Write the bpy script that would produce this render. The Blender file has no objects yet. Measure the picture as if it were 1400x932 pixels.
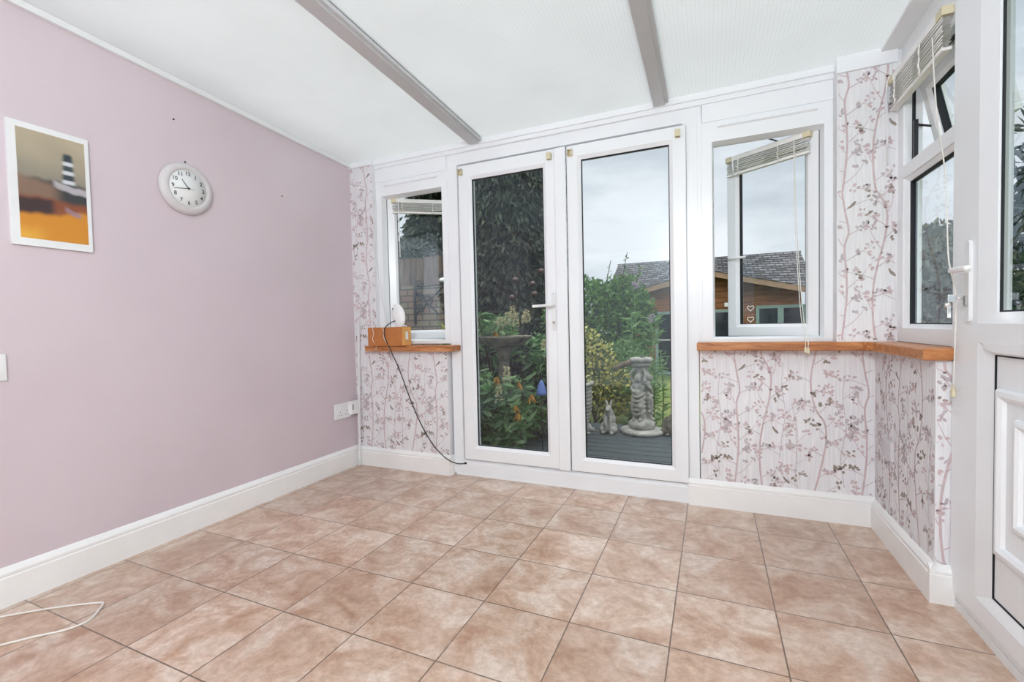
import bpy, bmesh, math, random
import numpy as np
from mathutils import Matrix, Vector, Euler
PI = math.pi
sc = bpy.context.scene
col = sc.collection

# ------------------------------------------------------------------ materials
def nmat(name):
    m = bpy.data.materials.new(name); m.use_nodes = True
    nt = m.node_tree
    for n in list(nt.nodes): nt.nodes.remove(n)
    out = nt.nodes.new('ShaderNodeOutputMaterial')
    return m, nt, out
def N(nt, t, **kw):
    n = nt.nodes.new(t)
    for k, v in kw.items():
        if k in n.inputs: n.inputs[k].default_value = v
        else: setattr(n, k, v)
    return n
def L(nt, a, b): nt.links.new(a, b)
def srgb(r, g, b):
    f = lambda c: (c/255/12.92) if c/255 <= .04045 else ((c/255+.055)/1.055)**2.4
    return (f(r), f(g), f(b), 1)
def ramp(nt, fac, stops):
    r = N(nt, 'ShaderNodeValToRGB'); e = r.color_ramp.elements
    while len(e) < len(stops): e.new(.5)
    for i, (p, c) in enumerate(stops): e[i].position = p; e[i].color = c
    L(nt, fac, r.inputs['Fac']); return r
def plain(name, c, rough=.5, spec=.5, metal=0, var=.06, scale=6, bump=0, bscale=60, stretch=None, coat=0):
    m, nt, out = nmat(name)
    p = N(nt, 'ShaderNodeBsdfPrincipled'); p.inputs['Roughness'].default_value = rough
    p.inputs['Metallic'].default_value = metal; p.inputs['Specular IOR Level'].default_value = spec
    p.inputs['Coat Weight'].default_value = coat
    tc = N(nt, 'ShaderNodeTexCoord'); src = tc.outputs['Object']
    if stretch:
        mp = N(nt, 'ShaderNodeMapping'); mp.inputs['Scale'].default_value = stretch
        L(nt, src, mp.inputs['Vector']); src = mp.outputs['Vector']
    no = N(nt, 'ShaderNodeTexNoise', Scale=scale, Detail=5.0)
    L(nt, src, no.inputs['Vector'])
    lo = tuple(x*(1-var) for x in c[:3])+(1,); hi = tuple(min(1, x*(1+var)) for x in c[:3])+(1,)
    r = ramp(nt, no.outputs['Fac'], [(.3, lo), (.7, hi)])
    L(nt, r.outputs['Color'], p.inputs['Base Color'])
    if bump:
        n2 = N(nt, 'ShaderNodeTexNoise', Scale=bscale, Detail=4.0); L(nt, src, n2.inputs['Vector'])
        b = N(nt, 'ShaderNodeBump', Strength=bump, Distance=.01)
        L(nt, n2.outputs['Fac'], b.inputs['Height']); L(nt, b.outputs['Normal'], p.inputs['Normal'])
    L(nt, p.outputs['BSDF'], out.inputs['Surface'])
    return m
def glass_mat(name, tint=(.93, .95, .955, 1), f=1.5):
    m, nt, out = nmat(name)
    t = N(nt, 'ShaderNodeBsdfTransparent'); t.inputs['Color'].default_value = tint
    g = N(nt, 'ShaderNodeBsdfGlossy'); g.inputs['Roughness'].default_value = 0.0
    g.inputs['Color'].default_value = (.78, .90, 1, 1)
    fr = N(nt, 'ShaderNodeFresnel'); fr.inputs['IOR'].default_value = 1.5
    mu = N(nt, 'ShaderNodeMath', operation='MULTIPLY'); mu.inputs[1].default_value = f
    cl = N(nt, 'ShaderNodeMath', operation='MINIMUM'); cl.inputs[1].default_value = 1
    L(nt, fr.outputs['Fac'], mu.inputs[0]); L(nt, mu.outputs[0], cl.inputs[0])
    mx = N(nt, 'ShaderNodeMixShader'); L(nt, cl.outputs[0], mx.inputs['Fac'])
    L(nt, t.outputs[0], mx.inputs[1]); L(nt, g.outputs[0], mx.inputs[2]); L(nt, mx.outputs[0], out.inputs['Surface'])
    return m
def leaf_mat(name, cols, trans=.35, rough=.5):
    m, nt, out = nmat(name)
    geo = N(nt, 'ShaderNodeNewGeometry')
    st = [(i/max(1, len(cols)-1), c) for i, c in enumerate(cols)]
    r = ramp(nt, geo.outputs['Random Per Island'], st)
    p = N(nt, 'ShaderNodeBsdfPrincipled'); p.inputs['Roughness'].default_value = rough
    p.inputs['Specular IOR Level'].default_value = .4
    L(nt, r.outputs['Color'], p.inputs['Base Color'])
    t = N(nt, 'ShaderNodeBsdfTranslucent'); L(nt, r.outputs['Color'], t.inputs['Color'])
    mx = N(nt, 'ShaderNodeMixShader'); mx.inputs['Fac'].default_value = trans
    L(nt, p.outputs[0], mx.inputs[1]); L(nt, t.outputs[0], mx.inputs[2]); L(nt, mx.outputs[0], out.inputs['Surface'])
    return m
def wood_mat(name, a, b, c, sc3=(1.5, 14, 14), rough=.35):
    m, nt, out = nmat(name)
    tc = N(nt, 'ShaderNodeTexCoord'); mp = N(nt, 'ShaderNodeMapping'); mp.inputs['Scale'].default_value = sc3
    L(nt, tc.outputs['Object'], mp.inputs['Vector'])
    no = N(nt, 'ShaderNodeTexNoise', Scale=3.0, Detail=8.0, Roughness=.65); no.inputs['Distortion'].default_value = 1.2
    L(nt, mp.outputs['Vector'], no.inputs['Vector'])
    r = ramp(nt, no.outputs['Fac'], [(.3, a), (.5, b), (.72, c)])
    p = N(nt, 'ShaderNodeBsdfPrincipled'); p.inputs['Roughness'].default_value = rough
    L(nt, r.outputs['Color'], p.inputs['Base Color']); L(nt, p.outputs[0], out.inputs['Surface'])
    return m

M = {}
M['upvc'] = plain('upvc_white', (.83, .86, .89, 1), .28, .5, var=.012, scale=3)
M['trim'] = plain('trim_paint', (.78, .80, .81, 1), .35, .4, var=.02, scale=5)
M['skirting'] = plain('skirting_paint', (.86, .87, .87, 1), .4, .4, var=.035, scale=4, bump=.15, bscale=25)
M['gasket'] = plain('black_gasket', (.012, .014, .017, 1), .6, .3)
M['grey_seal'] = plain('grey_seal', (.16, .17, .19, 1), .5, .3)
M['glass'] = glass_mat('glazing')
M['alu'] = plain('grey_bar', (.56, .57, .59, 1), .35, .5, var=.03)
M['cream'] = plain('yellowed_plastic', (.66, .60, .42, 1), .5, .4)
M['blind'] = plain('blind_white', (.82, .82, .80, 1), .35, .4)
M['cord'] = plain('white_cord', (.80, .79, .75, 1), .6, .3)
M['plastic'] = plain('white_plastic', (.78, .79, .80, 1), .3, .5)
M['black'] = plain('black_plastic', (.008, .008, .009, 1), .4, .4)
M['chrome'] = plain('chrome', (.65, .64, .62, 1), .18, .5, metal=1)
M['darkmetal'] = plain('dark_metal', (.03, .03, .035, 1), .4, .5, metal=.6)
M['sill'] = wood_mat('sill_wood', srgb(128, 72, 36), srgb(178, 116, 68), srgb(204, 150, 102), (1.5, 12, 12))
M['card'] = plain('cardboard', srgb(178, 116, 70), .8, .1, var=.08, scale=30)
M['card_side'] = plain('cardboard_pale', srgb(216, 164, 98), .8, .1, var=.05, scale=20)
M['stone'] = plain('weathered_stone', (.26, .26, .235, 1), .85, .1, var=.45, scale=14, bump=.5, bscale=70)
M['stone_dark'] = plain('mossy_stone', (.15, .14, .11, 1), .9, .1, var=.5, scale=16, bump=.6, bscale=60)
M['paving_pink'] = plain('terracotta', (.25, .12, .07, 1), .8, .1, var=.3)
M['iron'] = plain('black_iron', (.012, .012, .014, 1), .5, .4)

# painted pink wall
m, nt, out = nmat('pink_paint')
tc = N(nt, 'ShaderNodeTexCoord'); n1 = N(nt, 'ShaderNodeTexNoise', Scale=1.3, Detail=3.0); L(nt, tc.outputs['Object'], n1.inputs['Vector'])
r = ramp(nt, n1.outputs['Fac'], [(.35, (.60, .52, .56, 1)), (.65, (.64, .56, .60, 1))])
p = N(nt, 'ShaderNodeBsdfPrincipled', Roughness=.6); p.inputs['Specular IOR Level'].default_value = .3
n2 = N(nt, 'ShaderNodeTexNoise', Scale=180.0, Detail=2.0); L(nt, tc.outputs['Object'], n2.inputs['Vector'])
b = N(nt, 'ShaderNodeBump', Strength=.06, Distance=.004); L(nt, n2.outputs['Fac'], b.inputs['Height'])
L(nt, b.outputs['Normal'], p.inputs['Normal']); L(nt, r.outputs['Color'], p.inputs['Base Color']); L(nt, p.outputs[0], out.inputs['Surface'])
M['pink'] = m

# wallpaper ground: white with a fine vertical fibre
m, nt, out = nmat('wallpaper_ground')
tc = N(nt, 'ShaderNodeTexCoord'); mp = N(nt, 'ShaderNodeMapping'); mp.inputs['Scale'].default_value = (120, 120, 6)
L(nt, tc.outputs['Object'], mp.inputs['Vector'])
n1 = N(nt, 'ShaderNodeTexNoise', Scale=1.0, Detail=4.0); L(nt, mp.outputs[0], n1.inputs['Vector'])
r = ramp(nt, n1.outputs['Fac'], [(.3, (.70, .70, .725, 1)), (.7, (.81, .815, .84, 1))])
p = N(nt, 'ShaderNodeBsdfPrincipled', Roughness=.55); p.inputs['Specular IOR Level'].default_value = .3
L(nt, r.outputs['Color'], p.inputs['Base Color']); L(nt, p.outputs[0], out.inputs['Surface'])
M['paper'] = m
M['pp_pink'] = plain('print_pink', (.57, .455, .475, 1), .5, .4, var=.1, scale=40)
M['pp_mauve'] = plain('print_mauve', (.50, .445, .465, 1), .5, .4, var=.1, scale=40)
M['pp_brown'] = plain('print_bronze', (.27, .23, .195, 1), .4, .6, var=.1, scale=40)

# floor tiles
TX, TY, TS, TROT = -1.1236, 2.5025, .333, math.radians(-.158)
m, nt, out = nmat('floor_tiles')
tc = N(nt, 'ShaderNodeTexCoord'); mp = N(nt, 'ShaderNodeMapping', vector_type='TEXTURE')
mp.inputs['Location'].default_value = (TX, TY, 0); mp.inputs['Rotation'].default_value = (0, 0, TROT); mp.inputs['Scale'].default_value = (TS, TS, TS)
L(nt, tc.outputs['Object'], mp.inputs['Vector'])
fl = N(nt, 'ShaderNodeVectorMath', operation='FLOOR'); L(nt, mp.outputs[0], fl.inputs[0])
frc = N(nt, 'ShaderNodeVectorMath', operation='FRACTION'); L(nt, mp.outputs[0], frc.inputs[0])
wn = N(nt, 'ShaderNodeTexWhiteNoise'); L(nt, fl.outputs[0], wn.inputs['Vector'])
sep = N(nt, 'ShaderNodeSeparateXYZ'); L(nt, frc.outputs[0], sep.inputs[0])
def edge(o):
    a = N(nt, 'ShaderNodeMath', operation='SUBTRACT'); a.inputs[1].default_value = .5; L(nt, o, a.inputs[0])
    c = N(nt, 'ShaderNodeMath', operation='ABSOLUTE'); L(nt, a.outputs[0], c.inputs[0]); return c
ex, ey = edge(sep.outputs['X']), edge(sep.outputs['Y'])
mxx = N(nt, 'ShaderNodeMath', operation='MAXIMUM'); L(nt, ex.outputs[0], mxx.inputs[0]); L(nt, ey.outputs[0], mxx.inputs[1])
nj = N(nt, 'ShaderNodeTexNoise', Scale=14.0, Detail=3.0); L(nt, mp.outputs[0], nj.inputs['Vector'])
jit = N(nt, 'ShaderNodeMath', operation='MULTIPLY_ADD'); jit.inputs[1].default_value = .008; L(nt, nj.outputs['Fac'], jit.inputs[0]); L(nt, mxx.outputs[0], jit.inputs[2])
gr = N(nt, 'ShaderNodeMapRange'); gr.inputs['From Min'].default_value = .4955; gr.inputs['From Max'].default_value = .499
L(nt, jit.outputs[0], gr.inputs['Value'])
# each tile samples its own piece of one stone-effect noise
off = N(nt, 'ShaderNodeVectorMath', operation='MULTIPLY_ADD'); off.inputs[1].default_value = (17, 13, 9)
L(nt, wn.outputs['Color'], off.inputs[0]); L(nt, mp.outputs[0], off.inputs[2])
na = N(nt, 'ShaderNodeTexNoise', Scale=1.9, Detail=9.0, Roughness=.62); na.inputs['Distortion'].default_value = .8; L(nt, off.outputs[0], na.inputs['Vector'])
nb = N(nt, 'ShaderNodeTexNoise', Scale=11.0, Detail=9.0, Roughness=.75); L(nt, off.outputs[0], nb.inputs['Vector'])
ra = ramp(nt, na.outputs['Fac'], [(.34, srgb(176, 138, 112)), (.49, srgb(200, 170, 148)), (.62, srgb(216, 196, 180))])
rb = ramp(nt, nb.outputs['Fac'], [(.40, (.82, .78, .74, 1)), (.60, (1.08, 1.12, 1.16, 1))])
mul = N(nt, 'ShaderNodeMix', data_type='RGBA', blend_type='MULTIPLY'); mul.inputs[0].default_value = .9
L(nt, ra.outputs['Color'], mul.inputs[6]); L(nt, rb.outputs['Color'], mul.inputs[7])
hv = N(nt, 'ShaderNodeHueSaturation'); L(nt, mul.outputs[2], hv.inputs['Color'])
vr = N(nt, 'ShaderNodeMapRange'); vr.inputs['To Min'].default_value = .90; vr.inputs['To Max'].default_value = 1.06; L(nt, wn.outputs['Value'], vr.inputs['Value']); L(nt, vr.outputs[0], hv.inputs['Value'])
gm = N(nt, 'ShaderNodeMix', data_type='RGBA'); L(nt, gr.outputs[0], gm.inputs[0]); L(nt, hv.outputs[0], gm.inputs[6]); gm.inputs[7].default_value = srgb(112, 92, 76)
p = N(nt, 'ShaderNodeBsdfPrincipled'); p.inputs['Specular IOR Level'].default_value = .75; p.inputs['Coat Weight'].default_value = .35; p.inputs['Coat Roughness'].default_value = .28
rr = N(nt, 'ShaderNodeMapRange'); rr.inputs['To Min'].default_value = .22; rr.inputs['To Max'].default_value = .40; L(nt, nb.outputs['Fac'], rr.inputs['Value']); L(nt, rr.outputs[0], p.inputs['Roughness'])
L(nt, gm.outputs[2], p.inputs['Base Color'])
hh = N(nt, 'ShaderNodeMath', operation='MULTIPLY_ADD'); hh.inputs[1].default_value = -1.0; L(nt, gr.outputs[0], hh.inputs[0])
sb = N(nt, 'ShaderNodeMath', operation='MULTIPLY'); sb.inputs[1].default_value = .25; L(nt, nb.outputs['Fac'], sb.inputs[0]); L(nt, sb.outputs[0], hh.inputs[2])
bp = N(nt, 'ShaderNodeBump', Strength=.35, Distance=.004); L(nt, hh.outputs[0], bp.inputs['Height']); L(nt, bp.outputs['Normal'], p.inputs['Normal'])
L(nt, p.outputs[0], out.inputs['Surface']); M['floor'] = m

# twin-wall polycarbonate roof sheet: translucent with fine ribs along its fall
m, nt, out = nmat('polycarbonate')
tc = N(nt, 'ShaderNodeTexCoord'); sp = N(nt, 'ShaderNodeSeparateXYZ'); L(nt, tc.outputs['Object'], sp.inputs[0])
ml = N(nt, 'ShaderNodeMath', operation='MULTIPLY'); ml.inputs[1].default_value = 2*PI/.017; L(nt, sp.outputs['X'], ml.inputs[0])
sn = N(nt, 'ShaderNodeMath', operation='SINE'); L(nt, ml.outputs[0], sn.inputs[0])
rc = ramp(nt, sn.outputs[0], [(0, (.86, .885, .885, 1)), (.5, (.955, .975, .97, 1)), (.8, (.80, .825, .825, 1))])
nn = N(nt, 'ShaderNodeTexNoise', Scale=2.2, Detail=4.0); L(nt, tc.outputs['Object'], nn.inputs['Vector'])
rn = ramp(nt, nn.outputs['Fac'], [(.3, (.93, .93, .93, 1)), (.7, (1, 1, 1, 1))])
mm = N(nt, 'ShaderNodeMix', data_type='RGBA', blend_type='MULTIPLY'); mm.inputs[0].default_value = 1
L(nt, rc.outputs[0], mm.inputs[6]); L(nt, rn.outputs[0], mm.inputs[7])
t = N(nt, 'ShaderNodeBsdfTranslucent'); d = N(nt, 'ShaderNodeBsdfDiffuse')
tm = N(nt, 'ShaderNodeMix', data_type='RGBA', blend_type='MULTIPLY'); tm.inputs[0].default_value = 1; L(nt, mm.outputs[2], tm.inputs[6]); tm.inputs[7].default_value = (.45, .466, .474, 1)
L(nt, tm.outputs[2], t.inputs['Color']); L(nt, mm.outputs[2], d.inputs['Color'])
mx = N(nt, 'ShaderNodeMixShader'); mx.inputs['Fac'].default_value = .45; L(nt, t.outputs[0], mx.inputs[1]); L(nt, d.outputs[0], mx.inputs[2])
L(nt, mx.outputs[0], out.inputs['Surface']); M['poly'] = m

# lawn, decking, bricks, shingles, cladding
m, nt, out = nmat('lawn')
tc = N(nt, 'ShaderNodeTexCoord'); n1 = N(nt, 'ShaderNodeTexNoise', Scale=.9, Detail=8.0, Roughness=.7); L(nt, tc.outputs['Object'], n1.inputs['Vector'])
r = ramp(nt, n1.outputs['Fac'], [(.3, (.07, .10, .025, 1)), (.5, (.13, .18, .04, 1)), (.7, (.22, .23, .06, 1))])
p = N(nt, 'ShaderNodeBsdfPrincipled', Roughness=.9); L(nt, r.outputs[0], p.inputs['Base Color']); L(nt, p.outputs[0], out.inputs['Surface']); M['lawn'] = m
M['deck'] = plain('deck_boards', (.038, .052, .058, 1), .55, .4, var=.35, scale=5, stretch=(1, 9, 9))
m, nt, out = nmat('brickwork')
tc = N(nt, 'ShaderNodeTexCoord'); mp = N(nt, 'ShaderNodeMapping'); mp.inputs['Rotation'].default_value = (PI/2, 0, 0); L(nt, tc.outputs['Object'], mp.inputs['Vector'])
bk = N(nt, 'ShaderNodeTexBrick'); bk.inputs['Scale'].default_value = 1.0; bk.inputs['Brick Width'].default_value = .23; bk.inputs['Row Height'].default_value = .085
bk.inputs['Mortar Size'].default_value = .009; bk.inputs['Color1'].default_value = (.155, .09, .065, 1); bk.inputs['Color2'].default_value = (.155, .13, .095, 1); bk.inputs['Mortar'].default_value = (.03, .03, .028, 1)
L(nt, mp.outputs[0], bk.inputs['Vector'])
p = N(nt, 'ShaderNodeBsdfPrincipled', Roughness=.9); L(nt, bk.outputs['Color'], p.inputs['Base Color']); L(nt, p.outputs[0], out.inputs['Surface']); M['brick'] = m
M['fence'] = plain('fence_boards', (.11, .08, .06, 1), .8, .2, var=.4, scale=4, stretch=(8, 8, 1))
M['clad'] = plain('timber_cladding', (.22, .095, .04, 1), .6, .3, var=.35, scale=3, stretch=(1, 1, 9))
M['clad_edge'] = plain('fascia_timber', (.30, .20, .13, 1), .6, .3, var=.2)
m, nt, out = nmat('dark_shingles')
tc = N(nt, 'ShaderNodeTexCoord'); mp = N(nt, 'ShaderNodeMapping'); mp.inputs['Rotation'].default_value = (PI/2, 0, 0); L(nt, tc.outputs['Object'], mp.inputs['Vector'])
bk = N(nt, 'ShaderNodeTexBrick'); bk.inputs['Scale'].default_value = 1.0; bk.inputs['Brick Width'].default_value = .20; bk.inputs['Row Height'].default_value = .075
bk.inputs['Mortar Size'].default_value = .014; bk.inputs['Color1'].default_value = (.06, .06, .066, 1); bk.inputs['Color2'].default_value = (.20, .20, .21, 1); bk.inputs['Mortar'].default_value = (.018, .018, .02, 1)
L(nt, mp.outputs[0], bk.inputs['Vector'])
p = N(nt, 'ShaderNodeBsdfPrincipled', Roughness=.8); L(nt, bk.outputs['Color'], p.inputs['Base Color']); L(nt, p.outputs[0], out.inputs['Surface']); M['shingle'] = m
M['sage'] = plain('sage_paint', (.20, .29, .27, 1), .5, .4)
M['dark_room'] = plain('dark_pane', (.015, .02, .025, 1), .08, .6, var=.5, scale=3)
M['blue'] = plain('blue_glaze', (.10, .16, .42, 1), .35, .5)
M['bark'] = plain('bark', (.06, .045, .03, 1), .9, .1, var=.4)
M['roof_far'] = plain('far_roof', (.16, .17, .19, 1), .7, .2)
M['render_far'] = plain('far_render', (.5, .5, .48, 1), .8, .2)
M['lf_conifer'] = leaf_mat('conifer_needles', [(.014, .024, .016, 1), (.035, .052, .032, 1), (.075, .10, .055, 1)], .2, .6)
M['lf_green'] = leaf_mat('leaf_green', [(.03, .09, .02, 1), (.07, .18, .035, 1), (.15, .28, .06, 1)])
M['lf_bright'] = leaf_mat('leaf_bright', [(.06, .14, .04, 1), (.12, .25, .07, 1), (.22, .36, .15, 1)], .4)
M['lf_gold'] = leaf_mat('leaf_variegated', [(.03, .07, .02, 1), (.08, .13, .03, 1), (.50, .46, .07, 1), (.66, .64, .30, 1)])
M['lf_near'] = leaf_mat('leaf_shrub', [(.04, .10, .04, 1), (.07, .17, .055, 1), (.14, .27, .10, 1), (.22, .35, .16, 1)], .25, .35)
M['lf_grey'] = leaf_mat('leaf_grey_green', [(.06, .075, .045, 1), (.12, .14, .09, 1), (.20, .22, .15, 1)], .3, .7)
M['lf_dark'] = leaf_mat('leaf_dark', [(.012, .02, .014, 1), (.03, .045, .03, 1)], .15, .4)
M['fl_cream'] = leaf_mat('petal_cream', [(.42, .40, .24, 1), (.60, .55, .34, 1)], .3)
M['fl_orange'] = leaf_mat('leaf_orange', [(.45, .22, .03, 1), (.40, .16, .04, 1), (.50, .34, .05, 1)], .3)
M['fl_mauve'] = leaf_mat('petal_mauve', [(.30, .22, .32, 1), (.45, .36, .46, 1)], .3)

# ------------------------------------------------------------------ mesh builder
class MB:
    def __init__(s): s.v = []; s.f = []; s.mi = []; s.sm = []; s.T = Matrix.Identity(4)
    def add(s, vs, fs, mi=0, sm=False):
        b = len(s.v)
        T = s.T
        s.v += [tuple(T @ Vector(q)) for q in vs]
        for q in fs: s.f.append(tuple(b+i for i in q)); s.mi.append(mi); s.sm.append(sm)
        return s
    def box(s, x0, x1, y0, y1, z0, z1, bev=0, mi=0):
        x0, x1 = min(x0, x1), max(x0, x1); y0, y1 = min(y0, y1), max(y0, y1); z0, z1 = min(z0, z1), max(z0, z1)
        if bev <= 0:
            vs = [(x, y, z) for x in (x0, x1) for y in (y0, y1) for z in (z0, z1)]
            return s.add(vs, [(0, 1, 3, 2), (4, 6, 7, 5), (0, 4, 5, 1), (2, 3, 7, 6), (0, 2, 6, 4), (1, 5, 7, 3)], mi)
        bm = bmesh.new(); bmesh.ops.create_cube(bm, size=1)
        for v in bm.verts: v.co = ((x0+x1)/2+v.co.x*(x1-x0), (y0+y1)/2+v.co.y*(y1-y0), (z0+z1)/2+v.co.z*(z1-z0))
        bev = min(bev, (x1-x0)*.45, (y1-y0)*.45, (z1-z0)*.45)
        bmesh.ops.bevel(bm, geom=bm.edges[:], offset=bev, segments=2, affect='EDGES', profile=.6)
        bm.verts.index_update()
        s.add([tuple(v.co) for v in bm.verts], [[v.index for v in f.verts] for f in bm.faces], mi); bm.free(); return s
    def prism(s, poly, axis, a, b, mi=0):
        # poly of 2D points, extruded along axis from a to b
        def P(q, t):
            return {'x': (t, q[0], q[1]), 'y': (q[0], t, q[1]), 'z': (q[0], q[1], t)}[axis]
        n = len(poly)
        vs = [P(q, a) for q in poly]+[P(q, b) for q in poly]
        fs = [(i, (i+1) % n, n+(i+1) % n, n+i) for i in range(n)]+[tuple(range(n))[::-1], tuple(range(n, 2*n))]
        return s.add(vs, fs, mi)
    def ring(s, x0, x1, z0, z1, prof, mi=0):
        # mitred rectangular frame: prof = closed list of (inset, y)
        cs = [(x0, z0, 1, 1), (x1, z0, -1, 1), (x1, z1, -1, -1), (x0, z1, 1, -1)]
        k = len(prof); vs = []
        for cx, cz, sx, sz in cs:
            for i, y in prof: vs.append((cx+sx*i, y, cz+sz*i))
        fs = []
        for c in range(4):
            d = (c+1) % 4
            for j in range(k):
                j2 = (j+1) % k
                fs.append((c*k+j, d*k+j, d*k+j2, c*k+j2))
        return s.add(vs, fs, mi)
    def tube(s, pts, r, seg=8, mi=0, caps=True):
        pts = [Vector(q) for q in pts]; n = len(pts); vs = []; rs = r if isinstance(r, (list, tuple)) else [r]*n
        up = Vector((0, 0, 1)); prev = None
        for i, q in enumerate(pts):
            d = (pts[min(i+1, n-1)]-pts[max(i-1, 0)]).normalized()
            a = prev if prev is not None else (up if abs(d.z) < .9 else Vector((1, 0, 0)))
            a = (a-d*a.dot(d))
            if a.length < 1e-6: a = Vector((1, 0, 0)).cross(d)
            a.normalize(); prev = a; b = d.cross(a)
            for k in range(seg):
                t = 2*PI*k/seg; vs.append(tuple(q+(a*math.cos(t)+b*math.sin(t))*rs[i]))
        fs = [(i*seg+k, i*seg+(k+1) % seg, (i+1)*seg+(k+1) % seg, (i+1)*seg+k) for i in range(n-1) for k in range(seg)]
        if caps: fs += [tuple(range(seg))[::-1], tuple((n-1)*seg+k for k in range(seg))]
        return s.add(vs, fs, mi, True)
    def lathe(s, prof, c=(0, 0, 0), seg=28, mi=0, axis='z', wob=None):
        vs = []
        for i, (r, h) in enumerate(prof):
            for k in range(seg):
                t = 2*PI*k/seg; rr = r*(1+(wob(t, h) if wob else 0))
                q = (rr*math.cos(t), rr*math.sin(t), h)
                if axis == 'x': q = (q[2], q[0], q[1])
                if axis == 'y': q = (q[0], q[2], q[1])
                vs.append((c[0]+q[0], c[1]+q[1], c[2]+q[2]))
        n = len(prof)
        fs = [(i*seg+k, i*seg+(k+1) % seg, (i+1)*seg+(k+1) % seg, (i+1)*seg+k) for i in range(n-1) for k in range(seg)]
        fs += [tuple(range(seg))[::-1], tuple((n-1)*seg+k for k in range(seg))]
        return s.add(vs, fs, mi, True)
    def ell(s, c, r, rot=(0, 0, 0), mi=0, sub=3):
        bm = bmesh.new(); bmesh.ops.create_icosphere(bm, subdivisions=sub, radius=1)
        R = Euler(rot).to_matrix()
        for v in bm.verts: v.co = R @ Vector((v.co.x*r[0], v.co.y*r[1], v.co.z*r[2]))+Vector(c)
        bm.verts.index_update()
        s.add([tuple(v.co) for v in bm.verts], [[v.index for v in f.verts] for f in bm.faces], mi, True); bm.free(); return s
    def build(s, name, mats, parent=None, local=False, kind=None, label=None, cat=None, group=None, fix=True):
        me = bpy.data.meshes.new(name); me.from_pydata(s.v, [], s.f)
        if not isinstance(mats, (list, tuple)): mats = [mats]
        for q in mats: me.materials.append(q)
        me.polygons.foreach_set('material_index', s.mi); me.polygons.foreach_set('use_smooth', s.sm)
        me.update()
        if fix:
            bm = bmesh.new(); bm.from_mesh(me); bmesh.ops.recalc_face_normals(bm, faces=bm.faces[:]); bm.to_mesh(me); bm.free()
        ob = bpy.data.objects.new(name, me); col.objects.link(ob)
        if parent is not None:
            ob.parent = parent
            if not local: me.transform(wm(parent).inverted())
        tag(ob, label, cat, group, kind); return ob
def wm(o):
    m = o.matrix_basis.copy() if o.parent is None else wm(o.parent) @ o.matrix_basis
    return m
def tag(o, label=None, cat=None, group=None, kind=None):
    if label: o['label'] = label
    if cat: o['category'] = cat
    if group: o['group'] = group
    if kind: o['kind'] = kind
    return o
def empty(name, loc=(0, 0, 0), rz=0, parent=None, **k):
    o = bpy.data.objects.new(name, None); col.objects.link(o); o.location = loc; o.rotation_euler = (0, 0, rz); o.empty_display_size = .05
    if parent: o.parent = parent
    return tag(o, **k)
def bake(ob, voxel=None, smooth=0, disp=None):
    if voxel:
        q = ob.modifiers.new('r', 'REMESH'); q.mode = 'VOXEL'; q.voxel_size = voxel; q.use_smooth_shade = True
    if smooth:
        q = ob.modifiers.new('s', 'SMOOTH'); q.factor = .5; q.iterations = smooth
    bpy.context.view_layer.update()
    dg = bpy.context.evaluated_depsgraph_get()
    me = bpy.data.meshes.new_from_object(ob.evaluated_get(dg)); old = ob.data; mats = list(old.materials)
    ob.modifiers.clear(); ob.data = me
    if not me.materials:
        for q in mats: me.materials.append(q)
    me.polygons.foreach_set('use_smooth', [True]*len(me.polygons))
def bez(a, b, c, d, n=16):
    a, b, c, d = map(Vector, (a, b, c, d)); o = []
    for i in range(n+1):
        t = i/n; o.append(a*(1-t)**3+b*3*t*(1-t)**2+c*3*t*t*(1-t)+d*t**3)
    return o
def catmull(P, n=6):
    P = [Vector(q) for q in P]; o = []
    for i in range(len(P)-1):
        p0, p1, p2, p3 = P[max(i-1, 0)], P[i], P[i+1], P[min(i+2, len(P)-1)]
        for k in range(n):
            t = k/n; o.append(.5*((2*p1)+(p2-p0)*t+(2*p0-5*p1+4*p2-p3)*t*t+(3*p1-p0-3*p2+p3)*t**3))
    return o+[P[-1]]

# ------------------------------------------------------------------ camera
cam = bpy.data.cameras.new('camera'); co = bpy.data.objects.new('camera', cam); col.objects.link(co); sc.camera = co
cam.sensor_width = 36; cam.lens = 622.14/1400*36; cam.clip_start = .02; cam.clip_end = 500
r_ = Vector((.91669757, .39897611, -.02199174)); u_ = Vector((.00734038, .03821326, .99924265)); f_ = Vector((-.39951432, .91616473, -.03210137))
co.matrix_world = Matrix(((r_.x, u_.x, -f_.x, 0), (r_.y, u_.y, -f_.y, 0), (r_.z, u_.z, -f_.z, 1.03908), (0, 0, 0, 1)))

# ------------------------------------------------------------------ room constants
XL, FY, YL, YR, RX, WX = -2.515, 2.775, 2.735, 2.770, .745, .81
YB = -1.0
def ZC(y): return 2.292+.045*(2.77-y)

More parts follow.
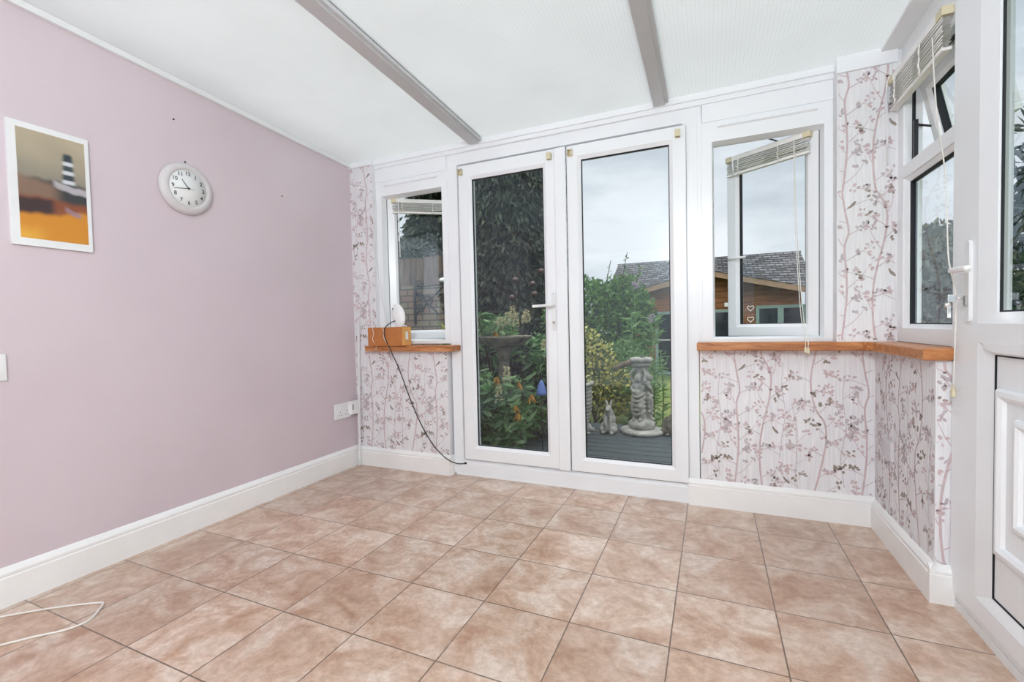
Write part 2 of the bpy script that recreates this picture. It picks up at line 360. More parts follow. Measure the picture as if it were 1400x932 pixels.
# ------------------------------------------------------------------ wallpaper print
rnd = random.Random(11)
PU, PV = .575, .70
TR = [([(.15, .119), (.25, .13), (.35, .138), (.45, .137), (.586, .129), (.665, .145), (.766, .130)], .0085, 0),
      ([(.15, .251), (.247, .242), (.37, .242), (.482, .257), (.616, .286), (.726, .296), (.80, .278)], .0085, 0),
      ([(.155, .494), (.298, .525), (.427, .543), (.511, .534), (.562, .503), (.646, .481), (.741, .476)], .0085, 0),
      ([(.18, .045), (.317, .03), (.41, .041), (.502, .052), (.65, .038), (.76, .05)], .0035, 1),
      ([(.15, .417), (.22, .408), (.352, .412), (.47, .413), (.60, .39)], .0035, 1),
      ([(.30, .335), (.42, .345), (.55, .36), (.70, .345), (.82, .352)], .0028, 1)]
def make_pattern():
    prims = []   # (mat, [pts])
    def strip(pts, w0, w1, mi):
        n = len(pts)
        for i in range(n-1):
            a, b = Vector(pts[i]), Vector(pts[i+1]); d = (b-a)
            if d.length < 1e-6: continue
            nn = Vector((-d.y, d.x)).normalized(); wa = w0+(w1-w0)*i/n; wb = w0+(w1-w0)*(i+1)/n
            prims.append((mi, [tuple(a-nn*wa/2), tuple(a+nn*wa/2), tuple(b+nn*wb/2), tuple(b-nn*wb/2)]))
    def leaf(c, ang, ln, wd, mi):
        pts = []
        for k in range(8):
            t = 2*PI*k/8; x = math.cos(t); y = math.sin(t)*(1-.25*x)
            pts.append((c[0]+(x*ln*math.cos(ang)-y*wd*math.sin(ang)), c[1]+(x*ln*math.sin(ang)+y*wd*math.cos(ang))))
        prims.append((mi, pts))
    def cluster(c, ang, mi):
        n = rnd.randint(4, 6)
        for k in range(n):
            a = ang+rnd.uniform(-2.4, 2.4); d = rnd.uniform(.006, .022)
            leaf((c[0]+math.cos(a)*d, c[1]+math.sin(a)*d), a+rnd.uniform(-.4, .4), rnd.uniform(.0062, .0095), rnd.uniform(.0042, .0062), mi)
    def bird(c, ang, s, mi):
        sh = [(-.024, -.006), (-.010, -.008), (.002, -.007), (.012, -.002), (.020, .004), (.016, .009), (.009, .009), (0, .006), (-.010, .001), (-.024, -.001)]
        prims.append((mi, [(c[0]+s*(x*math.cos(ang)-y*math.sin(ang)), c[1]+s*(x*math.sin(ang)+y*math.cos(ang))) for x, y in sh]))
    for T, w, mi in TR:
        closed = w > .005
        P = [(u, v) for v, u in T]
        if closed: P = P+[(P[0][0], P[0][1]+PV)]
        pts = [tuple(q) for q in catmull([(a, b, 0) for a, b in P], 8)]
        pts = [(q[0], q[1]) for q in pts]
        strip(pts, w*1.0, w*.9 if closed else w*.7, mi)
        i = 4 if closed else 2; side = rnd.choice((-1, 1))
        while i < len(pts)-2:
            c = pts[i]; a0 = PI/2-side*rnd.uniform(.6, 1.15); ln = rnd.uniform(.07, .13) if closed else rnd.uniform(.04, .09)
            bend = rnd.uniform(-.5, .9)*side; br = [c]; a = a0
            for k in range(7):
                a += bend/7; br.append((br[-1][0]+math.cos(a)*ln/7, br[-1][1]+math.sin(a)*ln/7))
            bm_ = rnd.choices((0, 1), (.55, .45))[0]; lm = rnd.choices((0, 1, 2), (.58, .30, .12))[0]
            strip(br, .0038 if closed else .0026, .0018, bm_)
            for k in (3, 5, 7):
                if k < 7 and rnd.random() < .3: continue
                q = br[k]; sd = rnd.choice((-1, 1)); aa = a+sd*rnd.uniform(.5, 1.2) if k < 7 else a
                e = (q[0]+math.cos(aa)*.014, q[1]+math.sin(aa)*.014); strip([q, e], .0018, .0014, bm_)
                cluster(e, aa, lm if rnd.random() < .8 else 2 if rnd.random() < .4 else 1)
            side = -side; i += rnd.randint(3, 6)
    for c, an in (((.315, .453), -1.2), ((.366, .189), -1.1), ((.004, .274), 1.3), ((.16, .79), .5), ((.56, .62), 1.2)): bird(c, an, 1.05, 2)
    return prims
PRIMS = make_pattern()
def paper(mb, mapf, u0, u1, v0, v1, mi0, du=0, dv=0):
    for iu in range(int(math.floor((u0-du)/PU))-1, int(math.ceil((u1-du)/PU))+1):
        for iv in range(int(math.floor((v0-dv)/PV))-1, int(math.ceil((v1-dv)/PV))+1):
            ou, ov = iu*PU+du, iv*PV+dv
            for k, (mi, pts) in enumerate(PRIMS):
                q = [(x+ou, y+ov) for x, y in pts]
                if all(u0 < a < u1 and v0 < b < v1 for a, b in q):
                    e = .0005+.0001*(k % 5)
                    mb.add([mapf(a, b, e) for a, b in q], [tuple(range(len(q)))], mi0+mi)

# ------------------------------------------------------------------ room shell
fl = MB().box(XL-.1, .95, YB, 2.80, -.12, 0).build('floor', M['floor'], kind='structure')
MB().box(XL-.12, XL, YB-.1, 2.87, 0, 2.75).build('wall_left', M['pink'], kind='structure')
MB().box(XL-.12, .98, YB-.12, YB, 0, 2.75).build('wall_back', M['trim'], kind='structure')
w = MB()
w.box(XL, -2.30, YL, 2.87, 0, ZC(YL)+.02)          # corner pier beside the left window
w.box(-2.30, -1.69, YL, 2.86, 0, .874)             # below the left window
w.box(-.055, .90, YR, 2.87, 0, .888)               # below the right window
w.box(.572, .90, 2.70, 2.87, .928, ZC(2.7)-.02)    # pier beside the right window
wm_ = [M['paper'], M['pp_pink'], M['pp_mauve'], M['pp_brown']]
paper(w, lambda u, v, e: (u, YL-e, v), XL, -1.69, .13, .874, 1, du=-2.50)
paper(w, lambda u, v, e: (u, YL-e, v), XL, -2.30, .874, 2.28, 1, du=-2.50)
paper(w, lambda u, v, e: (u, YR-e, v), -.055, RX, .13, .888, 1)
paper(w, lambda u, v, e: (u, 2.70-e, v), .572, .81, .93, 2.245, 1, du=.475, dv=.10)
w.build('wall_front', wm_, kind='structure', fix=False)
w = MB()
w.box(RX, .87, 2.11, 2.769, 0, .888)
w.box(.83, .90, YB, 1.19, 0, 2.7)                  # solid wall beyond the garden door
paper(w, lambda u, v, e: (RX-e, u, v), 2.11, 2.77, .13, .888, 1, du=.02)
paper(w, lambda u, v, e: (u, 2.11-e, v), RX, .83, .13, .88, 1, du=.52)
w.build('wall_right', wm_, kind='structure', fix=False)

# skirtings
def skirt_prof(h): # (out, z)
    return [(0, 0), (.020, 0), (.020, h*.74), (.016, h*.77), (.018, h*.80), (.018, h*.86), (.012, h*.92), (.006, h*.97), (0, h)]
H = .150
MB().prism([(XL+a, b) for a, b in skirt_prof(.150)], 'y', YB, YL).build('baseboard_left', M['skirting'], kind='structure')
s = MB()
s.prism([(YL-a, b) for a, b in skirt_prof(.142)], 'x', XL+.019, -1.678)
s.box(-1.690, -1.672, YL-.002, FY, 0, .105); s.box(-1.690, -1.676, YL-.002, FY, .10, .138)
s.prism([(YR-a, b) for a, b in skirt_prof(.150)], 'x', -.12, RX+.001)
s.build('baseboard_front', M['skirting'], kind='structure')
s = MB()
s.prism([(RX-a, b) for a, b in skirt_prof(.142)], 'y', 2.0915, YR-.019)
s.prism([(2.11-a, b) for a, b in skirt_prof(.141)], 'x', RX-.0192, .835)
s.build('baseboard_right', M['skirting'], kind='structure')

# ceiling sheet and glazing bars
c = MB()
def cq(x0, x1, y0, y1, dz, mi=0): c.add([(x0, y0, ZC(y0)+dz), (x1, y0, ZC(y0)+dz), (x1, y1, ZC(y1)+dz), (x0, y1, ZC(y1)+dz)], [(0, 1, 2, 3)], mi)
cq(XL-.1, 1.05, YB-.1, 3.0, .004)
c.build('ceiling', M['poly'], kind='structure', fix=False)
def sloped(mb, x0, x1, y0, y1, d0, d1):
    mb.add([(x, y, ZC(y)+d) for x in (x0, x1) for y in (y0, y1) for d in (d0, d1)], [(0, 1, 3, 2), (4, 6, 7, 5), (0, 4, 5, 1), (2, 3, 7, 6), (0, 2, 6, 4), (1, 5, 7, 3)])
for i, (a, b) in enumerate(((-1.475, -1.385), (-.285, -.205))):
    g = MB(); sloped(g, a, b-.018, YB, 2.735, -.030, -.002); sloped(g, b-.018, b, YB, 2.735, -.020, -.002); sloped(g, a, b, YB, 2.735, .006, .03)
    g.build('trim_%d' % (i+1), [M['alu']], kind='structure')
g = MB(); sloped(g, XL, XL+.022, YB, 2.73, -.028, -.001); g.build('trim_3', M['trim'], kind='structure')
g = MB(); sloped(g, .742, .835, YB, 2.70, -.014, -.001); g.box(.822, .90, .0, 2.70, 2.15, 2.30); g.build('trim_4', M['trim'], kind='structure')
# eaves boards over the doors and windows
g = MB()
g.box(-2.30, .572, 2.745, 2.87, 2.262, 2.296); g.box(-2.30, .572, 2.757, 2.87, 2.235, 2.264, .002)
g.box(-2.30, -1.684, 2.768, 2.86, 2.138, 2.24, .002); g.box(-.035, .572, 2.768, 2.86, 2.138, 2.24, .002)
g.box(.569, .806, 2.688, 2.71, 2.225, 2.30, .001); g.box(XL, -2.297, 2.723, 2.74, 2.262, 2.31)
g.build('trim_5', M['upvc'], kind='structure')
# door outer frame + couplers
g = MB()
g.ring(-1.742+.067, -.060, .012, 2.235, [(0, FY), (.075, FY), (.082, FY+.012), (.088, FY+.05), (.088, FY+.068), (0, FY+.068)])
g.box(-1.683, -1.676, FY-.004, FY+.01, .92, 2.235)
g.box(-.060, -.038, FY-.004, FY+.06, .88, 2.235, .002)
g.box(-1.66, -.12, FY-.006, FY+.06, 0, .014)
g.prism([(FY-.001, .013), (FY-.004, .014), (FY-.004, .088), (FY+.012, .116), (FY+.06, .116), (FY+.06, .013)], 'x', -1.672, -.065)
g.build('trim_6', M['upvc'], kind='structure')

# ------------------------------------------------------------------ glazed leaves
def leaf_frame(parent, x0, x1, z0, z1, y, st, bead=.020, depth=.066, local=False, wl=None):
    """frame ring with sloped glazing bead, black gasket and double pane, facing -y"""
    f = MB().ring(x0, x1, z0, z1, [(0, y+.003), (.004, y), (st-bead, y), (st-bead+.002, y+.002), (st, y+.013), (st, y+.022), (st, y+.044), (st-.006, y+depth), (0, y+depth)])
    a = f.build('leaf_frame', M['upvc'], parent, local)
    g = MB().ring(x0+st-.001, x1-st+.001, z0+st-.001, z1-st+.001, [(0, y+.014), (.006, y+.016), (.006, y+.0265), (0, y+.0265)])
    g.build('gasket', M['gasket'], parent, local)
    p = MB().add([(x0+st, y+.027, z0+st), (x1-st, y+.027, z0+st), (x1-st, y+.027, z1-st), (x0+st, y+.027, z1-st)], [(0, 1, 2, 3)])
    p.build('window_pane', M['glass'], parent, local, label='clear glass pane')
    return a
LY = 2.763
def lever(parent, x, y, z, ln, dirx, key=False, name='door_handle'):
    """handle on a face looking to -y; lever points to dirx"""
    h = MB()
    pts = []
    n = 10
    poly = []
    for k in range(n+1): t = PI*k/n; poly.append((x+.013*math.cos(t), z+.072+.013*math.sin(t)))
    for k in range(n+1): t = PI+PI*k/n; poly.append((x+.013*math.cos(t), z-.150+.013*math.sin(t)))
    h.prism(poly, 'y', y-.009, y)
    h.tube([(x, y-.006, z), (x, y-.045, z)], .0095, 12)
    h.tube(catmull([(x-dirx*.006, y-.047, z), (x+dirx*.02, y-.050, z), (x+dirx*ln*.6, y-.049, z-.002), (x+dirx*ln, y-.047, z-.003)], 5), .0095, 12)
    a = h.build(name, M['plastic'], parent, label='white lever handle on a long backplate')
    k = MB().lathe([(.008, 0), (.008, .004)], (x, y-.0135, z-.108), 14, axis='y')
    k.box(x-.006, x+.006, y-.0132, y-.0095, z-.134, z-.108); k.build('keyhole', M['chrome'], a)
    for dz in (.072, -.150):
        MB().lathe([(.003, 0), (.003, .0015)], (x, y-.0105, z+dz), 10, axis='y').build('screw', M['chrome'], a)
    return a
d1 = empty('door_1', (-1.583, 2.80, .11), kind='structure', label='left glazed patio door leaf with a lever handle')
leaf_frame(d1, -1.584, -.870, .117, 2.145, LY, .100)
lever(d1, -.908, LY, 1.166, .128, -1)
a = MB(); a.prism([(-.893, LY), (-.889, LY-.010), (-.884, LY-.013), (-.824, LY-.013), (-.818, LY-.010), (-.815, LY)], 'z', .118, 2.142)
a.build('meeting_stile', M['upvc'], d1)
d2 = empty('door_2', (-.815, 2.80, .11), kind='structure', label='right glazed patio door leaf, fixed')
leaf_frame(d2, -.812, -.118, .117, 2.145, LY, .090)
MB().box(-.8135, -.8115, LY-.001, LY+.02, .12, 2.142).build('seam', M['gasket'], d2)
s = MB(); s.box(-1.5855, -1.5835, LY+.004, LY+.03, .12, 2.14); s.box(-1.584, -.12, LY+.004, LY+.03, 2.1445, 2.1465); s.box(-1.584, -.12, LY+.004, LY+.03, .1155, .1175); s.box(-.1185, -.1165, LY+.004, LY+.03, .12, 2.14)
s.build('seal', M['grey_seal'], d2)

# ------------------------------------------------------------------ casement windows
def casement(n, x0, x1, z0, z1, fx0, fx1, hinge_left, ang, label):
    root = empty('window_%d' % n, ((x0+x1)/2, FY+.03, z0), kind='structure', label=label)
    f = MB()
    zt, zb = 2.140, .928
    pl, pr_, pt, pb = x0-fx0, fx1-x1, zt-z1, z0-zb
    # outer frame as four mitred members of unequal width
    A = [(fx0, zb), (fx1, zb), (fx1, zt), (fx0, zt)]; B = [(x0, z0), (x1, z0), (x1, z1), (x0, z1)]
    Bi = [(x0+.010, z0+.010), (x1-.010, z0+.010), (x1-.010, z1-.010), (x0+.010, z1-.010)]
    vs = [(a, FY, b) for a, b in A]+[(a, FY, b) for a, b in B]+[(a, FY+.010, b) for a, b in [(x0+.002, z0+.002), (x1-.002, z0+.002), (x1-.002, z1-.002), (x0+.002, z1-.002)]]
    vs += [(a, FY+.045, b) for a, b in Bi]+[(a, FY+.068, b) for a, b in Bi]+[(a, FY+.068, b) for a, b in A]
    fs = []
    for k in range(5):
        for i in range(4): j = (i+1) % 4; fs.append((k*4+i, k*4+j, k*4+4+j, k*4+4+i))
    for i in range(4): j = (i+1) % 4; fs.append((20+i, 20+j, j, i))
    f.add(vs, fs); f.build('window_frame', M['upvc'], root)
    g = MB().ring(x0+.002, x1-.002, z0+.002, z1-.002, [(0, FY+.044), (.005, FY+.045), (.005, FY+.050), (0, FY+.050)]); g.build('seal', M['grey_seal'], root)
    # trickle vent
    v = MB(); vx0, vx1 = x0+.03, x1-.03
    v.prism([(FY, 2.098), (FY-.013, 2.104), (FY-.013, 2.113), (FY-.009, 2.118), (FY, 2.119)], 'x', vx0, vx1); v.build('trickle_vent', M['upvc'], root)
    # sash
    W = (x1-x0)-.012; sx = 1 if hinge_left else -1
    hx = x0+.012 if hinge_left else x1-.012
    sash = empty('sash', (0, 0, 0), 0, parent=root)
    sash.matrix_basis = wm(root).inverted() @ Matrix.Translation((hx, FY+.052, 0)) @ Matrix.Rotation(ang*sx, 4, 'Z')
    X0, X1 = (0, W) if hinge_left else (-W, 0)
    Z0, Z1 = z0+.006, z1-.006
    st = .070
    fr = MB().ring(X0, X1, Z0, Z1, [(0, 0), (.004, -.003), (st-.018, -.003), (st-.016, -.001), (st, .011), (st, .044), (st-.006, .056), (0, .056)])
    fr.build('sash_frame', M['upvc'], sash, True)
    g = MB().ring(X0+st-.001, X1-st+.001, Z0+st-.001, Z1-st+.001, [(0, .013), (.005, .014), (.005, .038), (0, .039)]); g.build('gasket', M['gasket'], sash, True)
    p = MB().add([(X0+st, .026, Z0+st), (X1-st, .026, Z0+st), (X1-st, .026, Z1-st), (X0+st, .026, Z1-st)], [(0, 1, 2, 3)])
    p.build('window_pane', M['glass'], sash, True, label='clear glass pane')
    # grey rebate gasket on the hinge edge
    e = MB(); hx_ = X0 if hinge_left else X1
    e.box(hx_-.004 if hinge_left else hx_-.001, hx_+.001 if hinge_left else hx_+.004, -.002, .050, Z0, Z1); e.build('seal', M['grey_seal'], sash, True)
    # friction stay along the top edge
    t = MB()
    ca = Vector((0.0+sx*.19, .02, Z1+.006)); 
    t.box(X0+.02, X1-.02, .012, .030, Z1-.001, Z1+.003)
    t.build('window_stay', M['darkmetal'], sash, True)
    t = MB(); free = wm(sash) @ Vector((sx*.20, .02, Z1+.006)); t.tube([free, (hx+sx*.26, FY+.045, z1+.001)], .0045, 6); t.build('stay_arm', M['darkmetal'], root)
    return root, sash, W, X0, X1, Z0, Z1, sx
w1 = casement(1, -2.255, -1.727, .950, 2.031, -2.315, -1.675, True, math.radians(35), 'left window with its casement open outwards')
w2 = casement(2, .015, .535, .945, 2.028, -.038, .575, False, math.radians(34), 'right window with its casement open outwards')
# handle on the right casement
def sash_handle(W_, zc):
    root, sash, W, X0, X1, Z0, Z1, sx = W_
    x = sx*(W-.028); h = MB()
    h.box(x-.010, x+.010, -.016, -.003, zc-.035, zc+.012, .003); h.tube([(x, -.012, zc), (x, -.035, zc)], .007, 10)
    h.tube([(x-.0*sx, -.036, zc), (x-sx*.05, -.038, zc), (x-sx*.105, -.036, zc+.002)], .0065, 10)
    h.build('window_handle', M['plastic'], sash, True, label='white window handle')
sash_handle(w2, 1.415)
# window boards of varnished pine
sl = MB(); sl.box(-2.36, -1.604, 2.665, 2.80, .876, .918, .006)
sl.build('window_sill', M['sill'], w1[0], label='varnished wooden window board')
sl = MB()
ot = [(-.068, 2.68), (.672, 2.68), (.700, 2.642), (.700, 2.085), (.835, 2.085), (.835, 2.80), (-.068, 2.80)]
n = len(ot); bv = .005
def inset(P, d):
    o = []
    for i in range(len(P)):
        a, b, c_ = Vector(P[i-1]), Vector(P[i]), Vector(P[(i+1) % len(P)])
        e1 = (b-a).normalized(); e2 = (c_-b).normalized(); n1 = Vector((-e1.y, e1.x)); n2 = Vector((-e2.y, e2.x)); k = (n1+n2)
        o.append(b+k*(d/(1+n1.dot(n2))))
    return o
I = inset(ot, bv)
vs = [(q.x, q.y, .884) for q in I]+[(a, b, .889) for a, b in ot]+[(a, b, .922) for a, b in ot]+[(q.x, q.y, .928) for q in I]
fs = [tuple(range(n))[::-1], tuple(3*n+i for i in range(n))]
for k in range(3): fs += [(k*n+i, k*n+(i+1) % n, (k+1)*n+(i+1) % n, (k+1)*n+i) for i in range(n)]
sl.add(vs, fs); sl.build('window_sill', M['sill'], w2[0], label='L-shaped varnished wooden window board')

# ------------------------------------------------------------------ right-hand window (plane x = WX), drawn facing -y then turned
RW = Matrix(((0, 1, 0, 0), (-1, 0, 0, 0), (0, 0, 1, 0), (0, 0, 0, 1)))   # local x -> -y, local y -> +x
w3 = empty('window_3', (WX, 2.4, .93), kind='structure', label='side window with a top-hung fanlight open')
def toR(mb): mb.T = RW; return mb     # local (a, b, z) -> world (b, -a, z)
a0, a1 = -2.70, -2.09
y = WX
f = toR(MB())
f.ring(a0, a1, .930, 2.155, [(0, y), (.062, y), (.066, y+.004), (.066, y+.068), (0, y+.068)])
f.box(a0+.06, a1-.06, y, y+.068, 1.668, 1.728, .002)
f.build('window_frame', M['upvc'], w3)
f = toR(MB()); f.ring(a0+.066, a1-.066, .996-.004, 1.668, [(0, y+.006), (.018, y+.018), (.018, y+.045), (0, y+.066)]); f.build('glazing_bead', M['upvc'], w3)
f = toR(MB()); f.ring(a0+.083, a1-.083, .993+.016, 1.651, [(0, y+.020), (.006, y+.022), (.006, y+.044), (0, y+.046)]); f.build('gasket', M['gasket'], w3)
f = toR(MB()); f.add([(a0+.084, y+.03, 1.0), (a1-.084, y+.03, 1.0), (a1-.084, y+.03, 1.655), (a0+.084, y+.03, 1.655)], [(0, 1, 2, 3)]); f.build('window_pane', M['glass'], w3, label='clear glass pane')
f = toR(MB()); f.ring(a0+.066, a1-.066, 1.728, 2.089, [(0, y+.030), (.010, y+.032), (.010, y+.040), (0, y+.042)]); f.build('seal', M['gasket'], w3)
fan = empty('fanlight', (0, 0, 0), 0, parent=w3)
HZ = 2.085; TH = math.radians(12)
fan.matrix_basis = wm(w3).inverted() @ Matrix.Translation((y+.052, 0, HZ)) @ RW @ Matrix.Rotation(TH, 4, 'X')
FX0, FX1, FH = a0+.070, a1-.070, .352
fr = MB().ring(FX0, FX1, -FH, 0, [(0, 0), (.004, -.003), (.048, -.003), (.062, .010), (.062, .044), (.056, .056), (0, .056)]); fr.build('sash_frame', M['upvc'], fan, True)
fr = MB().ring(FX0+.061, FX1-.061, -FH+.061, -.061, [(0, .012), (.005, .013), (.005, .040), (0, .040)]); fr.build('gasket', M['gasket'], fan, True)
MB().add([(FX0+.062, .026, -FH+.062), (FX1-.062, .026, -FH+.062), (FX1-.062, .026, -.062), (FX0+.062, .026, -.062)], [(0, 1, 2, 3)]).build('window_pane', M['glass'], fan, True, label='clear glass pane')
h = MB(); h.box((FX0+FX1)/2-.10, (FX0+FX1)/2-.08, -.02, -.003, -FH+.012, -FH+.05, .003); h.tube([((FX0+FX1)/2-.09, -.02, -FH+.03), ((FX0+FX1)/2-.09, -.035, -FH+.03), ((FX0+FX1)/2-.09, -.034, -FH+.12)], .006, 8); h.build('window_handle', M['plastic'], fan, True, label='white fanlight handle')
h = MB(); h.tube([(y+.04, 2.618, 1.90), (y+.17, 2.622, 1.86)], .005, 6); h.box(y+.03, y+.045, 2.61, 2.625, 1.74, 1.92); h.build('stay_arm', M['darkmetal'], w3)

# ------------------------------------------------------------------ right-hand garden door (closed, x = .79)
d3 = empty('door_3', (.79, 1.65, 0), kind='structure', label='white garden door with a glazed upper half and panelled lower half')
y = .788
a0, a1 = -2.105, -1.20
f = toR(MB())
ST = .160
def memb(z0, z1): pass
# stiles and rails as mitred rings: lower and upper openings share the mid rail
prof = [(0, y+.004), (.004, y), (ST, y), (ST+.003, y+.002), (ST+.082, y+.018), (ST+.082, y+.05), (ST+.07, y+.070), (0, y+.070)]
BR = .075
def unequal(x0, x1, z0, z1, l, r, b, t, bead, dy):
    """frame ring with different widths per side"""
    A = [(x0, z0), (x1, z0), (x1, z1), (x0, z1)]
    B = [(x0+l, z0+b), (x1-r, z0+b), (x1-r, z1-t), (x0+l, z1-t)]
    C = [(x0+l+bead, z0+b+bead*.5), (x1-r-bead, z0+b+bead*.5), (x1-r-bead, z1-t-bead*.5), (x0+l+bead, z1-t-bead*.5)]
    vs = [(p_, y, q) for p_, q in A]+[(p_, y, q) for p_, q in B]+[(p_, y+dy, q) for p_, q in C]+[(p_, y+.050, q) for p_, q in C]+[(p_, y+.070, q) for p_, q in B]+[(p_, y+.070, q) for p_, q in A]
    fs = []
    for k in range(5):
        for i in range(4): j = (i+1) % 4; fs.append((k*4+i, k*4+j, k*4+4+j, k*4+4+i))
    for i in range(4): j = (i+1) % 4; fs.append((20+i, 20+j, j, i))
    f.add(vs, fs)
unequal(a0, a1, .060, .985, .165, .165, .062, .030, .070, .014)
unequal(a0, a1, .985, 2.13, .165, .165, .030, .060, .070, .016)
f.build('leaf_frame', M['upvc'], d3)
g = toR(MB()); X0, X1 = a0+.235, a1-.235
g.ring(X0-.001, X1+.001, 1.050, 2.036, [(0, y+.022), (.005, y+.023), (.005, y+.029), (0, y+.029)])
g.ring(X0-.001, X1+.001, .157, .919, [(0, y+.013), (.004, y+.0145), (.004, y+.03), (0, y+.03)]); g.build('gasket', M['gasket'], d3)
g = toR(MB()); g.add([(X0, y+.030, 1.05), (X1, y+.030, 1.05), (X1, y+.030, 2.035), (X0, y+.030, 2.035)], [(0, 1, 2, 3)]); g.build('window_pane', M['glass'], d3, label='clear glass pane')
g = toR(MB()); g.box(X0, X1, y+.017, y+.045, .155, .92)
g.ring(X0+.02, X1-.02, .305, .818, [(0, y+.018), (0, y+.010), (.006, y+.003), (.020, y+.001), (.030, y+.008), (.036, y+.018)])
g.ring(X0+.11, X1-.11, .415, .740, [(0, y+.018), (0, y+.010), (.006, y+.004), (.016, y+.002), (.024, y+.008), (.028, y+.018)])
g.build('panel', M['upvc'], d3, label='moulded white door panel')
g = toR(MB()); g.prism([(a0+.225, .935), (a0+.28, .928), (a1-.28, .928), (a1-.225, .935), (a1-.20, .955), (a0+.20, .955)], 'y', y-.004, y+.018); g.build('weather_moulding', M['upvc'], d3)
# handle: backplate, lever towards the room side, key with fob
h = MB(); HY = 1.985
pl = []
for k in range(9): t = PI*k/8; pl.append((HY+.014*math.cos(t), 1.275+.014*math.sin(t)))
for k in range(9): t = PI+PI*k/8; pl.append((HY+.014*math.cos(t), 1.035+.014*math.sin(t)))
h.prism(pl, 'x', y-.010, y)
h.tube(catmull([(y-.006, HY, 1.192), (y-.040, HY, 1.192), (y-.052, HY-.010, 1.192), (y-.055, HY-.06, 1.191), (y-.053, HY-.115, 1.188)], 5), .0095, 12)
hd = h.build('door_handle', M['plastic'], d3, label='white lever handle on a long backplate')
k = MB(); k.box(y-.016, y-.010, HY-.007, HY+.007, 1.075, 1.108); k.tube([(y-.010, HY, 1.10), (y-.040, HY, 1.10)], .0035, 8); k.box(y-.058, y-.036, HY-.0015, HY+.0015, 1.088, 1.112, .001)
k.build('key', M['chrome'], hd, label='chrome key in the lock')
k = MB(); k.lathe([(.001, -.0015), (.011, -.0015), (.011, .0015), (.001, .0015)], (y-.056, HY, 1.078), 14, axis='y'); k.box(y-.060, y-.050, HY-.004, HY-.001, 1.035, 1.072, .001); k.build('key_ring', M['chrome'], hd)
# threshold under the door and side panel up to the wall
g = MB(); g.box(.803, .87, 1.19, 2.11, 0, .058); g.box(.795, .803, 1.19, 2.11, .0, .030)
g.box(.796, .803, 1.19, 2.11, .034, .050); g.build('door_sill', M['trim'], d3)
g = MB(); g.box(.800, .90, 1.10, 1.199, 0, 2.2); g.box(.800, .90, 1.19, 2.09, 2.135, 2.2); g.build('door_frame', M['upvc'], d3)

# ------------------------------------------------------------------ blinds
def tassel(mb, p):
    mb.lathe([(.003, 0), (.0055, -.006), (.0075, -.024), (.0085, -.028), (.003, -.030)], p, 12)
def blind(root_name, label, base, Mx, w0, w1, ztop, slat_z, n, sag, wand_x, wand_len, cord_pts, y=-.012, depth=.030, endcap=.035):
    """Mx maps local (x along the window, y towards outside, z) to world; the blind hangs on the inside (negative y)"""
    root = empty(root_name, (0, 0, 0), label=label, cat='blind'); root.matrix_world = Matrix.Translation(Mx @ Vector(((w0+w1)/2, y, slat_z)))
    root.matrix_basis = root.matrix_world
    def mb(): q = MB(); q.T = Mx; return q
    b = mb(); b.box(w0, w1, y-depth, y, ztop-.028, ztop, .002); b.build('headrail', M['blind'], root)
    for xa, xb in ((w0-.002, w0+endcap), (w1-endcap, w1+.002)):
        b = mb(); b.box(xa, xb, y-depth-.002, y+.001, ztop-.030, ztop+.001, .002); b.build('end_bracket', M['cream'], root, label='yellowed plastic end bracket')
    b = mb(); zt = ztop-.036
    for i in range(n):
        f_ = i/(n-1); z = zt+(slat_z+.016-zt)*f_; tilt = .003*math.sin(i*2.1); dx = .004*math.sin(i*1.7)
        pts = []
        for k in range(5): t = k/4; pts.append((y-depth+.003+t*(depth-.006), z+.0022*math.sin(PI*t)+sag*(1-f_)*(0)))
        vs = []
        for xx, s_ in ((w0+.006+dx, -1), ((w0+w1)/2, 0), (w1-.006+dx, 1)):
            for a_, c_ in pts: vs.append((xx, a_, c_+tilt*s_-sag*(1-abs(s_))*f_*.2))
        fs = [(r0*5+k, (r0+1)*5+k, (r0+1)*5+k+1, r0*5+k+1) for r0 in (0, 1) for k in range(4)]
        b.add(vs, fs)
        for xa, xb, ia, ib in ((0, 1, 0, 5), (1, 2, 5, 10)): b.tube([vs[ia], vs[ib]], .0021, 6)
    b.build('slats', M['blind'], root, kind='stuff')
    b = mb(); b.box(w0+.004, w1-.004, y-depth+.002, y-.002, slat_z, slat_z+.013, .004); b.build('bottom_rail', M['blind'], root)
    for t in (.17, .66):
        xx = w0+(w1-w0)*t; b = mb()
        for k in range(5): b.tube([(xx+.005*math.sin(k*2.), y-depth-.004-.003*(k % 2), ztop-.03-k*(ztop-.03-slat_z)/5), (xx-.004*math.sin(k*3.), y-depth-.006, ztop-.03-(k+1)*(ztop-.03-slat_z)/5)], .0035, 6)
        b.build('ladder_tape', M['cord'], root)
    b = mb(); xx = w0+wand_x if wand_x > 0 else w1+wand_x
    b.tube([(xx, y-depth-.008, ztop-.012), (xx, y-depth-.010, ztop-.03)], .003, 6); b.tube([(xx, y-depth-.010, ztop-.028), (xx+.002, y-depth-.008, ztop-wand_len)], .0042, 8); b.build('tilt_wand', M['plastic'], root)
    if cord_pts:
        for pp in cord_pts:
            cd = MB().tube(pp, .0017, 6).build('cord', M['cord'], root)
            b = MB(); tassel(b, pp[-1]); b.build('tassel', M['cream'], cd, label='yellowed plastic cord tassel')
    return root
S1 = wm(w1[1]); S2 = wm(w2[1])
blind('venetian_blind', 'short white venetian blind pulled up on the open left casement', None, S1, .035, w1[2]-.02, 2.022, 1.915, 6, .01, .05, .44, None, y=-.004)
top = S2 @ Vector((-.105, -.040, 1.995))
